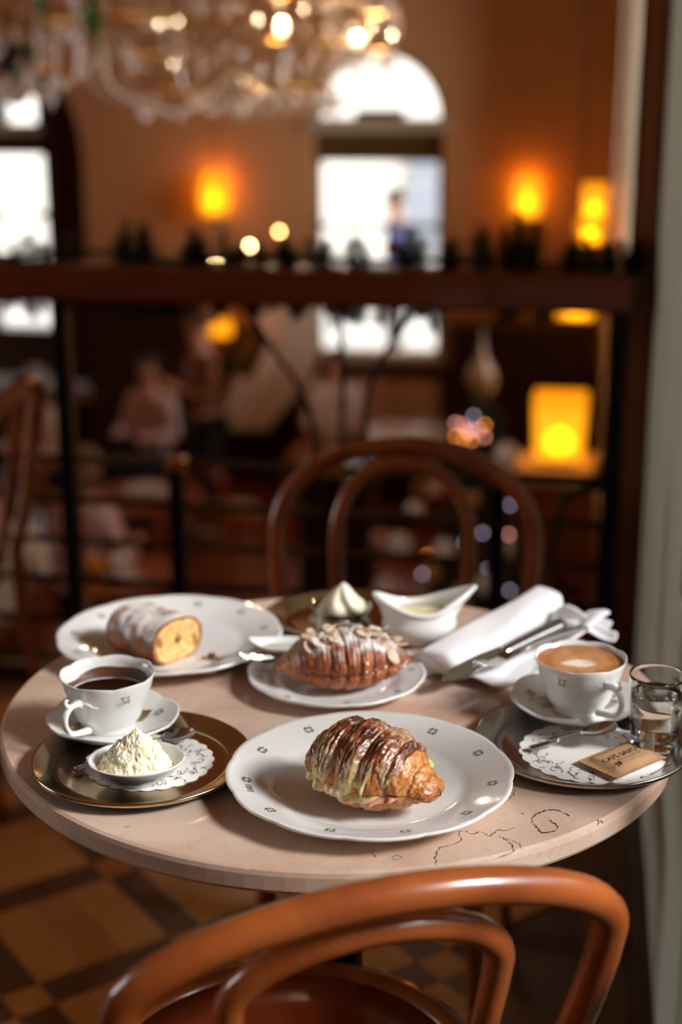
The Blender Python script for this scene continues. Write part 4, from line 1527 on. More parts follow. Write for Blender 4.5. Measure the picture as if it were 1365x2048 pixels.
def flap(s0, s1, tf, reach, drop, wave, seed, c_a, c_b, n1=40, n2=14):
    V, C, Q = [], [], []
    for i in range(n1):
        s = s0 + (s1 - s0) * i / (n1 - 1)
        base, _ = S1(s, tf(s), -0.004)
        out, _ = S1(s, tf(s), 0.02)
        d = (out - base)
        d.z *= 0.3
        d.normalize()
        e = sm(0, 0.15, (s - s0) / (s1 - s0)) * sm(0, 0.15, (s1 - s) / (s1 - s0))
        for j in range(n2):
            u = j / (n2 - 1)
            L_ = reach * e * (0.7 + 0.6 * ns(s * 7, seed, 0) + 0.12 * ns(s * 40, seed, 0))
            p = base + d * (0.004 + L_ * u) + Vector((0, 0, wave * (0.5 * sin(s * 13 + seed) + ns(s * 11, seed * 3, 0)) * u - drop * u * u * e))
            p.z = max(p.z, 0.0025)
            V.append(p)
            C.append(mix(c_a, c_b, 0.5 + 0.9 * fbm(p.x, p.y, p.z, 120, 3, seed)))
    for i in range(n1 - 1):
        for j in range(n2 - 1):
            Q.append((i * n2 + j, i * n2 + j + 1, (i + 1) * n2 + j + 1, (i + 1) * n2 + j))
    return (V, Q), C


HA, HB = lin((222, 168, 146)), lin((196, 128, 106))
YA, YB_ = lin((232, 212, 150)), lin((214, 190, 128))
for (nm, a) in (('ham_slice', flap(-0.15, 0.68, lambda s: pi * 1.10, 0.008, 0.006, 0.0018, 1.0, HA, HB)),
                ('ham_slice', flap(0.05, 0.72, lambda s: -0.06 * pi, 0.012, 0.004, 0.002, 2.0, HA, HB)),
                ('cheese_slice', flap(-0.9, 0.5, lambda s: pi * 1.075, 0.007, 0.007, 0.0015, 3.0, YA, YB_)),
                ('cheese_slice', flap(0.2, 0.66, lambda s: 0.02 * pi, 0.011, 0.003, 0.002, 4.0, YA, YB_))):
    o = obj(nm, a[0], M_HAM if 'ham' in nm else M_GLAZE, HAMC, smooth=True, cols=a[1])
    so = o.modifiers.new('thickness', 'SOLIDIFY')
    so.thickness = 0.0013

# --- almond croissant
ac = atz(686, 1380, ZT + 0.006)
ALM = thing('almond_croissant', 'ridged brown almond croissant dusted with icing sugar', 'croissant', (ac.x, ac.y + 0.012, ZT + 0.0052), PHI + radians(9))
S2 = croissant(0.152, 0.088, 0.068, [-1.2, -0.78, -0.52, -0.3, -0.1, 0.1, 0.3, 0.52, 0.78, 1.2], bend=0.010, skew=0.05, crease=0.10, p=1.9, q=0.72, flake=0.0012, seam=-0.12, seed=11.0, ends=(0.3, 0.34))
SUG = lin((236, 232, 228))


def c2(s, t, p, b_):
    n_ = fbm(p.x, p.y, p.z, 75, 4, 4.0)
    fine = ns(p.x, p.y, p.z, 420, 2.0)
    st = sin(t)
    lay = 0.5 + 0.5 * sin(s * 120 + 4 * n_)
    c = mix(lin((168, 92, 42)), lin((128, 62, 30)), 0.5 + n_ + 0.3 * lay)
    c = mix(c, lin((84, 38, 20)), sm(0.3, 0.9, st) * 0.55)
    c = mix(c, lin((196, 124, 60)), sm(0.0, -0.6, st) * 0.45 * lay)
    c = mix(c, lin((206, 148, 84)), sm(-0.6, -0.85, s) * 0.6)
    dust = sm(0.5, 0.95, st + 0.25 * n_) * sm(-0.85, -0.3, s) * sm(0.98, 0.6, s) * (0.42 + 0.75 * fine + 0.5 * n_ + 0.4 * b_)
    return mix(c, SUG, min(0.92, dust))


vf, C = surf(S2, c2, 150, 96)
obj('pastry', vf, M_CRUST, ALM, smooth=True, cols=C)
M_ALM = vmat('toasted_almond', 0.6, grain=0.1)
rA = random.Random(5)
for i in range(34):
    s = rA.uniform(-0.62, 0.82)
    t = pi / 2 + rA.gauss(0.08, 0.42)
    p, _ = S2(s, t, 0.0012)
    p2, _ = S2(s, t, 0.01)
    nrm = (p2 - p).normalized()
    a_, b_ = rA.uniform(0.0075, 0.0105), rA.uniform(0.005, 0.0068)
    V, Q = lathe([(1e-6, 0.0), (0.7, 0.0), (1.0, 0.0003), (1.0, 0.0009), (0.7, 0.0011), (1e-6, 0.0012)], 14)
    ph = rA.uniform(0, 6)
    V = [(x * a_ * (1 + 0.12 * cos(atan2(y, x))), y * b_, z + 14 * (x * a_) ** 2) for x, y, z in V]
    pw = rA.random()
    cc = [mix(mix(lin((214, 172, 118)), lin((158, 104, 58)), rA.random() * 0.5 + (0.4 if k < 30 else 0)), SUG, pw * (0.55 + 0.5 * rA.random())) for k in range(len(V))]
    o = obj('almond_flake', (V, Q), M_ALM, ALM, smooth=True, cols=cc)
    o.rotation_mode = 'QUATERNION'
    o.rotation_quaternion = Vector((nrm.x + rA.uniform(-0.3, 0.3), nrm.y + rA.uniform(-0.3, 0.3), nrm.z)).to_track_quat('Z', 'X') @ Matrix.Rotation(ph, 3, 'Z').to_quaternion()
    o.location = p
for i in range(12):
    s, t = rA.uniform(0.2, 0.95), pi * rA.uniform(0.9, 1.1)
    p, _ = S2(s, t, 0.0005)
    obj('sugar_clump', sphere(rA.uniform(0.0008, 0.0022), 8, 6, tuple(p)), mat('sugar_clump_white', (238, 236, 232), 0.8), ALM, smooth=True)

# --- strudel slice
sc_ = atz(292, 1312, ZT + 0.006)
STR = thing('strudel_slice', 'slice of apple strudel with sugared crust and golden cut face', 'strudel', (sc_.x, sc_.y + 0.016, ZT + 0.0052), PHI - radians(40))
LS, WS, HS = 0.094, 0.078, 0.055


def sec(t, k):
    ct, st = cos(t), sin(t)
    y = math.copysign(abs(ct) ** 0.85, ct) * WS / 2 * k
    z = HS * 0.46 + math.copysign(abs(st) ** 0.85, st) * HS / 2 * k
    return y, max(0.0012, z)


V, C, Q = [], [], []
nsx, ntx = 90, 90
for i in range(nsx):
    u = i / (nsx - 1)
    x = -LS / 2 + LS * u
    k = sqrt(max(0.0, 1 - max(0.0, (0.22 - u) / 0.225) ** 2.2)) * (1 - 0.03 * u)
    for j in range(ntx):
        t = 2 * pi * j / ntx
        kk = k * (1 + 0.03 * fbm(x * 25, cos(t), sin(t), 1.3, 3, 2.0) + 0.022 * sin(u * 16 + 3 * cos(t)))
        y, z = sec(t, kk)
        V.append((x, y, z))
        st = sin(t)
        n_ = fbm(x, y, z, 60, 4, 8.0)
        c = mix(lin((150, 84, 38)), lin((92, 44, 24)), 0.5 + n_)
        stripe = ns(x * 120, y * 30, z * 30, 1, 3.0)
        d = sm(0.05, 0.75, st + 0.3 * n_) * (1.0 + 1.0 * stripe + 0.8 * n_ + 0.4 * ns(x, y, z, 500))
        C.append(mix(c, SUG, min(0.93, max(0, d))))
for i in range(nsx - 1):
    for j in range(ntx):
        j2 = (j + 1) % ntx
        Q.append((i * ntx + j, i * ntx + j2, (i + 1) * ntx + j2, (i + 1) * ntx + j))
Q.append(tuple(range(ntx))[::-1])
obj('crust', (V, Q), M_CRUST, STR, smooth=True, cols=C)
V, C, Q = [], [], []
nr = 26
for i in range(nr + 1):
    for j in range(ntx):
        t = 2 * pi * j / ntx
        r_ = i / nr
        y, z = V_ = (sec(t, 0.965 * r_)[0], HS * 0.46 + (sec(t, 0.965)[1] - HS * 0.46) * r_)
        n_ = fbm(y, z, 0, 110, 3, 6.0)
        n2 = ns(y, z, 0, 90, 1.0)
        V.append((LS / 2 + 0.0022 * n_ * (1 - r_ ** 4) - 0.003 * exp(-((y - 0.002) ** 2 + (z - 0.026) ** 2) / 0.00004), y, z))
        c = mix(lin((226, 178, 104)), lin((238, 204, 140)), 0.5 + n_)
        c = mix(c, lin((122, 66, 28)), sm(0.25, 0.5, n2) * 0.8 + 0.85 * exp(-((y - 0.002) ** 2 + (z - 0.026) ** 2) / 0.00003))
        c = mix(c, lin((158, 92, 42)), sm(0.86, 0.93, r_))
        sw = abs(r_ - 0.66 - 0.05 * sin(t * 2))
        c = mix(c, lin((176, 112, 52)), 0.6 * exp(-(sw / 0.03) ** 2))
        C.append(c)
for i in range(nr):
    for j in range(ntx):
        j2 = (j + 1) % ntx
        Q.append((i * ntx + j, (i + 1) * ntx + j, (i + 1) * ntx + j2, i * ntx + j2))
obj('apple_filling', (V, Q), vmat('apple_filling', 0.45, bump=0.5, bscale=250, coat=0.2), STR, smooth=True, cols=C)
for (px, py, rr) in ((424, 1312, 0.0045), (408, 1316, 0.0022), (436, 1318, 0.0018)):
    p = atz(px, py, ZT + 0.010)
    o = obj('pastry_crumb', sphere(rr, 9, 7, (0, 0, 0), 1.2, 1, 0.8), mat('crumb_brown', (128, 66, 32), 0.7, var=0.4, scale=300), None, smooth=True, loc=(p.x, p.y, ZT + 0.0105))
    tag(o, {424: 'largest brown crumb on the strudel plate beside the slice', 408: 'middling brown crumb between the strudel slice and the largest crumb', 436: 'smallest brown crumb on the strudel plate near the rim'}[px], 'crumb', 'crumbs on the strudel plate')
V, Q = lathe([(1e-6, 0), (0.03, 0.0)], 48, lambda a, r, z: (r * (1 + 0.3 * sin(3 * a) + 0.2 * sin(7 * a)), z), False)
p = atz(352, 1330, ZT + 0.007)
obj('icing_sugar_dust', ([(x * 1.3, y, z) for x, y, z in V], Q), mat('icing_sugar', (234, 230, 226), 0.9, var=0.06, scale=200, bump=0.8, bscale=900), STR, loc=None)
o = STR.children[-1]
Mi = Matrix.Rotation(-(PHI - radians(40)), 4, 'Z')
o.location = Mi @ Vector((p.x - STR.location.x, p.y - STR.location.y, 0.0018))


# --- whipped cream, rough, in the oval dish
def cream_rough():
    V, C, Q = [], [], []
    nr, na = 110, 210
    for i in range(nr + 1):
        r_ = i / nr
        for j in range(na):
            a = 2 * pi * j / na
            x, y = 0.0355 * r_ * cos(a), 0.0285 * r_ * sin(a)
            prof_ = (1 - r_ ** 1.7) ** 0.9
            z = 0.0125 + 0.033 * prof_ * (1 + 0.25 * fbm(x, y, 0, 60, 2, 3.0))
            z += 0.0050 * fbm(x, y, 0, 80, 4, 1.0) * (1 - r_ ** 3)
            z += 0.0016 * ns(x, y, 0, 330, 2.0) + 0.0014 * ns(x, y, 0, 620, 2.0) + 0.0008 * ns(x, y, 0, 1100, 5.0)
            k = 1 + 0.10 * fbm(x, y, z, 120, 3, 4.0)
            V.append((x * k - 0.002 + 0.006 * prof_ * 0.3, y * k, max(z, 0.0105)))
            C.append(mix(lin((244, 236, 208)), lin((232, 214, 160)), sm(0.15, 0.5, fbm(x, y, z, 140, 3, 6.0))))
    for i in range(nr):
        for j in range(na):
            j2 = (j + 1) % na
            Q.append((i * na + j, (i + 1) * na + j, (i + 1) * na + j2, i * na + j2))
    return (V, Q), C


vf, C = cream_rough()
M_CREAM_F = vmat('whipped_cream', 0.55, bump=0.4, bscale=600, grain=0.03, sss=0.25)
tag(obj('whipped_cream', vf, M_CREAM_F, None, smooth=True, cols=C, loc=(dc.x, dc.y, ZD), rot=(0, 0, PHI + 0.12)),
    'rough cream-coloured mound of whipped cream in the small oval dish', 'whipped cream')

# --- piped cream in a glass bowl on the back tray
gb = atz(676, 1268, ZTR)
gb = Vector((-0.283, 1.602, 0))
BW_ = thing('dessert_bowl', 'small clear glass bowl on the oval tray behind the almond croissant', 'bowl', (gb.x, gb.y, ZTR))
obj('bowl', lathe([(1e-6, 0.0), (0.018, 0.0), (0.022, 0.002), (0.032, 0.014), (0.037, 0.027), (0.0375, 0.0285), (0.0362, 0.0280), (0.031, 0.016), (0.02, 0.004), (1e-6, 0.003)], 64), M_GLASS, BW_, smooth=True)


def piped(u, v):
    a = 2 * pi * v
    r_ = 0.030 * (1 - u ** 1.5) ** 0.8 + 0.0015 * (1 - u)
    r_ *= 1 + 0.26 * cos(6 * (a + u * 1.5)) * (0.4 + 0.6 * (1 - u))
    return (r_ * cos(a) + 0.004 * u, r_ * sin(a), 0.0055 + 0.052 * u + 0.002 * ns(cos(a) * 2, sin(a) * 2, u * 5))


V, Q = grid(piped, 40, 90, cv=True)
C = [lin((240, 236, 214))] * len(V)
tag(obj('piped_cream', (V, Q), M_CREAM_F, None, smooth=True, cols=C, loc=(gb.x, gb.y, ZTR)), 'ridged swirl of piped whipped cream in the glass bowl', 'whipped cream')


# ================================================================== the hall below and beyond the railing
def shade_mat(name, col, strength, clear=0.3):
    if name in MATS:
        return MATS[name]
    m = bpy.data.materials.new(name)
    m.use_nodes = True
    nt_ = m.node_tree
    nt_.nodes.remove(nt_.nodes['Principled BSDF'])
    t = nt_.nodes.new('ShaderNodeBsdfTransparent')
    t.inputs[0].default_value = (*lin(col), 1)
    e_ = nt_.nodes.new('ShaderNodeEmission')
    e_.inputs[0].default_value = (*lin(col), 1)
    e_.inputs[1].default_value = strength
    x_ = nt_.nodes.new('ShaderNodeMixShader')
    x_.inputs[0].default_value = 1 - clear
    nt_.links.new(t.outputs[0], x_.inputs[1])
    nt_.links.new(e_.outputs[0], x_.inputs[2])
    nt_.links.new(x_.outputs[0], nt_.nodes['Material Output'].inputs[0])
    MATS[name] = m
    return m


M_AMBER = shade_mat('amber_glass_shade', (255, 168, 28), 2.0, 0.3)
M_CORE = glow('lamp_core', (255, 220, 150), 12)


def point(name, loc, power, col, r=0.06, parent=None):
    d = bpy.data.lights.new(name, 'POINT')
    d.energy, d.color, d.shadow_soft_size = power, col, r
    o = bpy.data.objects.new(name, d)
    o.location = loc
    COL.objects.link(o)
    if parent:
        o.parent = parent
    return o


WARM = (1.0, 0.62, 0.28)


def wall_sconce(label, px, py0, py1, wpx, Y, group, face='back'):
    a, b_ = aty(px, py0, Y - 0.12), aty(px, py1, Y - 0.12)
    h = a.z - b_.z
    w_ = wpx / F * Y * 1.0
    t = thing('wall_sconce', label, 'wall lamp', (a.x, Y - 0.12, b_.z), 0, group)
    r_ = w_ / 2
    obj('shade', lathe([(r_ * 0.55, 0.0), (r_ * 0.9, h * 0.1), (r_, h * 0.3), (r_ * 0.95, h * 0.6), (r_ * 0.75, h * 0.9), (r_ * 0.6, h)], 28), M_AMBER, t, smooth=True)
    obj('bulb', sphere(r_ * 0.55, 14, 10, (0, 0, h * 0.36), 1, 1, 1.2), M_CORE, t, smooth=True)
    obj('wall_bracket', box(-r_ * 0.4, r_ * 0.4, 0.02, 0.12, -0.03, 0.02, 0.004), M_BRASS, t)
    point('lamp_light', (0, 0, h * 0.8), 8, WARM, 0.03, t)
    return t


GSC = 'amber glass wall sconces on the back wall'
wall_sconce('glowing amber wall sconce between the niche curtain and the arched window', 428, 345, 432, 62, YB, GSC)
wall_sconce('glowing amber wall sconce right of the arched window', 1057, 352, 436, 56, YB, GSC)


def box_lamp(name, label, px0, px1, py0, py1, Y, core=True, power=8, hold=None):
    a, b_ = aty(px0, py0, Y), aty(px1, py1, Y)
    w_, h = abs(b_.x - a.x), a.z - b_.z
    t = thing(name, label, 'lamp', ((a.x + b_.x) / 2, Y, b_.z), 0)
    obj('shade', lathe([(w_ * 0.62, 0.0), (w_ * 0.68, h * 0.8), (w_ * 0.62, h)], 4), M_AMBER, t, rot=(0, 0, pi / 4))
    obj('shade_band', lathe([(w_ * 0.69, h * 0.82), (w_ * 0.70, h * 0.98), (w_ * 0.62, h)], 4), shade_mat('amber_band', (250, 160, 24), 1.5, 0.25), t, rot=(0, 0, pi / 4))
    obj('base', lathe([(1e-6, -0.02), (w_ * 0.5, -0.02), (w_ * 0.5, 0.0), (1e-6, 0.0)], 4), M_BRASS, t, rot=(0, 0, pi / 4))
    cx_ = (a.x + b_.x) / 2
    if hold == 'wall':
        obj('wall_bracket', box(0.0, XW - cx_, -0.02, 0.02, -0.03, -0.005), M_BRASS, t)
    elif hold == 'ceiling':
        obj('cord', tube([(0, 0, h), (0, 0, CEIL - b_.z)], 0.006, 6), M_IRON, t)
    if core:
        obj('bulb', sphere(w_ * 0.30, 14, 10, (0, 0, h * 0.22), 1, 1, 0.8), M_CORE, t, smooth=True)
    point('lamp_light', (0, 0, h * 0.65), power * 1.6, WARM, 0.03, t)
    return t


box_lamp('table_lamp', 'square glowing amber lamp standing on the pale counter', 1070, 1172, 787, 914, 8.0)
box_lamp('box_sconce', 'upper of two stacked amber box lamps by the window wall', 1163, 1215, 367, 436, 8.9, hold='wall')
box_lamp('box_sconce', 'lower of two stacked amber box lamps by the window wall', 1154, 1208, 438, 486, 8.4, hold='wall')
box_lamp('hanging_lamp', 'wide amber lamp hanging right behind the wooden handrail', 1114, 1194, 560, 634, 7.6, hold='ceiling')

# counter under the table lamp
c0, c1_ = aty(1032, 930, 8.0), aty(1214, 955, 8.0)
CT = thing('side_counter', 'pale stone-topped counter with brown panelled front under the amber lamp', 'counter', ((c0.x + c1_.x) / 2, 8.0, ZH))
cw = (c1_.x - c0.x) / 2
ch = aty(1120, 916, 8.0).z - ZH - 0.02
obj('stone_top', box(-cw - 0.03, min(cw + 0.03, XW - 0.005 - (c0.x + c1_.x) / 2), -0.22, 0.25, ch - 0.10, ch, 0.02), M_STONE, CT)
obj('body', box(-cw, cw, -0.16, 0.22, 0, ch - 0.10), M_JAMB, CT)
for k in range(3):
    obj('panel', box(-cw + 0.02 + k * cw * 0.66, -cw - 0.02 + (k + 1) * cw * 0.66, -0.18, -0.155, 0.15, ch - 0.2, 0.004), M_JAMB, CT)

# brass pole beside the railing end
pb = aty(1218, 640, 6.5)
PO = thing('brass_stand', 'slim brass standing pole rising beside the counter', 'pole', (pb.x, 6.5, ZH))
obj('pole', tube([(0, 0, 0), (0, 0, pb.z - ZH)], 0.017, 12), M_BRASS, PO, smooth=True)
obj('finial', sphere(0.045, 12, 10, (0, 0, aty(1218, 935, 6.5).z - ZH)), M_BRASS, PO, smooth=True)
obj('foot', lathe([(1e-6, 0), (0.05, 0), (0.045, 0.02), (0.02, 0.04), (1e-6, 0.04)], 24), M_BRASS, PO)

# ------------------------------------------------------------------ chandeliers
M_CRYS = mat('crystal_drop', (250, 232, 220), 0.06, trans=0.75, ior=1.5, spec=0.9)
M_CANDLE = glow('candle_bulb', (255, 226, 180), 9)
_o = obj('crystal_drop', lathe([(1e-6, -0.03), (0.012, -0.012), (0.012, 0.0), (1e-6, 0.018)], 6), M_CRYS)
DROP = _o.data
bpy.data.objects.remove(_o)


def chandelier(label, c, R, zb_, tiers, nd, arms, bulbs, seed, power):
    t = thing('crystal_chandelier', label, 'chandelier', (c[0], c[1], zb_), 0)
    r = random.Random(seed)
    obj('stem', tube([(0, 0, 0.05), (0, 0, CEIL - zb_)], 0.012, 8), M_BRASS, t, smooth=True)
    tot = 0
    for k in range(tiers):
        z = 0.12 + 0.17 * k
        rr = R * sqrt(max(0.05, 1 - (k / tiers - 0.35) ** 2 * 1.4)) if k else R * 0.62
        n = 40
        obj('ring', tube([(rr * cos(2 * pi * i / n), rr * sin(2 * pi * i / n), z) for i in range(n)], 0.006, 6, True), M_BRASS, t, smooth=True)
        m = int(nd * rr / R)
        for i in range(m):
            a = 2 * pi * i / m + r.uniform(-0.04, 0.04)
            s = r.uniform(0.8, 1.6)
            link('crystal_drop', DROP, t, (rr * cos(a), rr * sin(a), z - 0.03 * s - r.choice((0, 0, 0.06))), (r.uniform(-0.15, 0.15), r.uniform(-0.15, 0.15), r.uniform(0, 3)), (s, s, s * 1.2))
    for i in range(arms):
        a = 2 * pi * i / arms + 0.2
        d = Vector((cos(a), sin(a), 0))
        P = crom([Vector((0, 0, 0.2)), d * R * 0.4 + Vector((0, 0, 0.02)), d * R * 0.85 + Vector((0, 0, 0.10)), d * R * 0.95 + Vector((0, 0, 0.24))], 6)
        ar = obj('arm', tube(P, 0.008, 8), M_CRYS, t, smooth=True)
        obj('drip_pan', lathe([(1e-6, 0), (0.05, 0.012), (0.055, 0.02), (1e-6, 0.006)], 12), M_CRYS, ar, loc=tuple(P[-1]))
        obj('candle', lathe([(1e-6, 0.01), (0.012, 0.01), (0.012, 0.08), (1e-6, 0.08)], 8), M_STONE, ar, loc=tuple(P[-1]))
        if i in bulbs:
            obj('bulb', sphere(0.02, 10, 8, (0, 0, 0.105), 1, 1, 1.5), M_CANDLE, ar, smooth=True, loc=tuple(P[-1]))
            point('candle_light', tuple(P[-1] + Vector((0, 0, 0.16))), power, (1.0, 0.74, 0.45), 0.03, t)
    obj('bottom_ball', sphere(0.05, 12, 10, (0, 0, 0.03)), M_CRYS, t, smooth=True)
    return t


chandelier('large crystal chandelier with many glass drops hanging in front of the back wall', (-1.62, 6.5), 0.72, 1.34, 5, 54, 10, (1, 8), 1, 15)
CH2 = chandelier('smaller crystal chandelier dressed with green leaves near the red curtain', (-2.3, 5.6), 0.27, 1.40, 4, 28, 6, (), 2, 0)
M_LEAF = mat('fresh_leaf_green', (98, 140, 58), 0.5, var=0.2, scale=20)
for (px, py, ry, L_) in ((165, 25, 0.4, 0.17), (85, 12, -0.2, 0.10), (38, 110, 0.9, 0.09), (20, 150, 0.5, 0.08), (160, 60, 0.55, 0.14)):
    p = aty(px, py, 5.34)
    lf = grid(lambda u, v: ((v - 0.5) * 0.05 * sin(pi * min(1, u * 0.95 + 0.05)), 0.012 * abs(v - 0.5), -u * L_), 10, 5)
    obj('leaf', lf, M_LEAF, CH2, smooth=True, loc=(p.x + 2.3, -0.26, p.z - 1.40 + L_ / 2), rot=(0.2, -ry, 0))
obj('dark_arm', tube(crom([(0.01, -0.28, 0.09), (0.08, -0.28, 0.12), (0.14, -0.28, 0.19)], 5), [0.014, 0.016, 0.017, 0.017, 0.017, 0.017, 0.017, 0.018, 0.02, 0.02, 0.016], 8), M_IRON, CH2, smooth=True)

# ------------------------------------------------------------------ furniture at the back wall
def cabinet(name, label, x0, x1, y0, y1, z1, ndoor):
    t = thing(name, label, 'cabinet', ((x0 + x1) / 2, y0, ZH))
    w_ = (x1 - x0) / 2
    h = z1 - ZH
    obj('body', box(-w_, w_, 0.03, y1 - y0, 0, h - 0.05), M_DWOOD, t)
    obj('cornice', box(-w_ - 0.03, w_ + 0.03, -0.02, y1 - y0, h - 0.06, h, 0.01), M_DWOOD, t)
    for k in range(ndoor):
        a = -w_ + 2 * w_ * k / ndoor
        d = obj('door', box(a + 0.01, a + 2 * w_ / ndoor - 0.01, 0.0, 0.03, 0.08, h - 0.1, 0.006), M_DWOOD, t)
        obj('knob', sphere(0.018, 8, 6, (a + 0.07, -0.015, h * 0.5)), M_BRASS, d, smooth=True)
    return t


cabinet('tall_cabinet', 'tall very dark wooden cabinet at the back wall beside the niche', -4.22, -3.32, 11.45, 11.9, -0.12, 2)
cabinet('tall_cabinet', 'dark wooden cupboard in the corner behind the Christmas tree', -1.12, 0.02, 11.4, 11.9, -0.28, 3)
cabinet('narrow_cabinet', 'narrow dark wooden screen cabinet standing behind the bentwood chair back', aty(596, 1000, 6.9).x, aty(742, 1000, 6.9).x, 6.9, 7.15, aty(670, 945, 6.9).z, 1)

M_UPH = mat('pale_rose_upholstery', (206, 168, 146), 0.85, var=0.1, scale=20)
BQ = thing('banquette', 'pale rose upholstered banquette under the arched window', 'bench', (wc, 11.4, ZH))
obj('seat', box(-0.62, 0.62, -0.02, 0.5, 0.28, 0.46, 0.03), M_UPH, BQ)
obj('base', box(-0.6, 0.6, 0.02, 0.5, 0, 0.28), M_DWOOD, BQ)
for k in range(3):
    obj('back_cushion', box(-0.6 + 0.4 * k, -0.205 + 0.4 * k, 0.36, 0.52, 0.46, 0.98, 0.04), M_UPH, BQ)
p = aty(852, 770, 11.3)
tag(obj('cushion', sphere(0.17, 16, 12, (0, 0, 0), 1, 0.5, 0.8), mat('lilac_fabric', (196, 186, 206), 0.85, var=0.06), None, smooth=True, loc=(p.x, 11.68, ZH + 0.59)),
    'lilac cushion propped on the rose banquette under the window', 'cushion')

# swept cream curtain left of the arched window
def swag(u, v):
    top, mid, bot = aty(520 + 125 * u, 560, 11.75), aty(470 + 165 * u, 740, 11.75), aty(425 + 110 * u, 860, 11.75)
    p_ = top.lerp(mid, v * 2) if v < 0.5 else mid.lerp(bot, v * 2 - 1)
    return (p_.x, 11.75 + 0.05 * sin(u * 9 * pi + v * 2), p_.z)


tag(obj('curtain', grid(swag, 60, 18), mat('cream_curtain_cloth', (250, 236, 222), 0.9, var=0.06, scale=12), None, smooth=True),
    'cream curtain drawn aside to the left of the arched window', 'curtain')
bp_ = aty(492, 702, 11.4)
BD = thing('menu_board', 'tilted dark framed board hanging before the cream curtain', 'board', (bp_.x, 11.4, bp_.z))
BD.rotation_euler = (0, radians(-28) * -1, 0)
obj('frame', join(box(-0.14, 0.14, -0.02, 0.02, 0.16, 0.2), box(-0.14, 0.14, -0.02, 0.02, -0.2, -0.16), box(-0.14, -0.10, -0.02, 0.02, -0.2, 0.2), box(0.10, 0.14, -0.02, 0.02, -0.2, 0.2)), M_IRON, BD)
obj('board', box(-0.11, 0.11, -0.008, 0.008, -0.17, 0.17), M_OLIVE, BD)
box_lamp('small_lamp', 'small orange glowing lamp before the cream curtain', 422, 462, 640, 672, 11.3, False, 4, 'ceiling')


# ------------------------------------------------------------------ guests
def skin_mesh(name, joints, edges, m, parent, lv=2):
    me = bpy.data.meshes.new(name)
    keys = list(joints)
    idx = {k: i for i, k in enumerate(keys)}
    me.from_pydata([joints[k][0] for k in keys], [(idx[a], idx[b_]) for a, b_ in edges], [])
    o = bpy.data.objects.new(name, me)
    COL.objects.link(o)
    o.parent = parent
    o.modifiers.new('skin', 'SKIN')
    for i, k in enumerate(keys):
        sv = me.skin_vertices[0].data[i]
        rr = joints[k][1]
        sv.radius = rr if isinstance(rr, tuple) else (rr, rr)
        sv.use_root = (i == 0)
    s = o.modifiers.new('smooth', 'SUBSURF')
    s.levels = s.render_levels = lv
    me.materials.append(m)
    dg = bpy.context.evaluated_depsgraph_get()
    dg.update()
    new = bpy.data.meshes.new_from_object(o.evaluated_get(dg))
    new.name = name
    new.polygons.foreach_set('use_smooth', [True] * len(new.polygons))
    o.modifiers.clear()
    o.data = new
    return o


M_SKIN = mat('skin', (214, 160, 130), 0.5, var=0.06, scale=20)


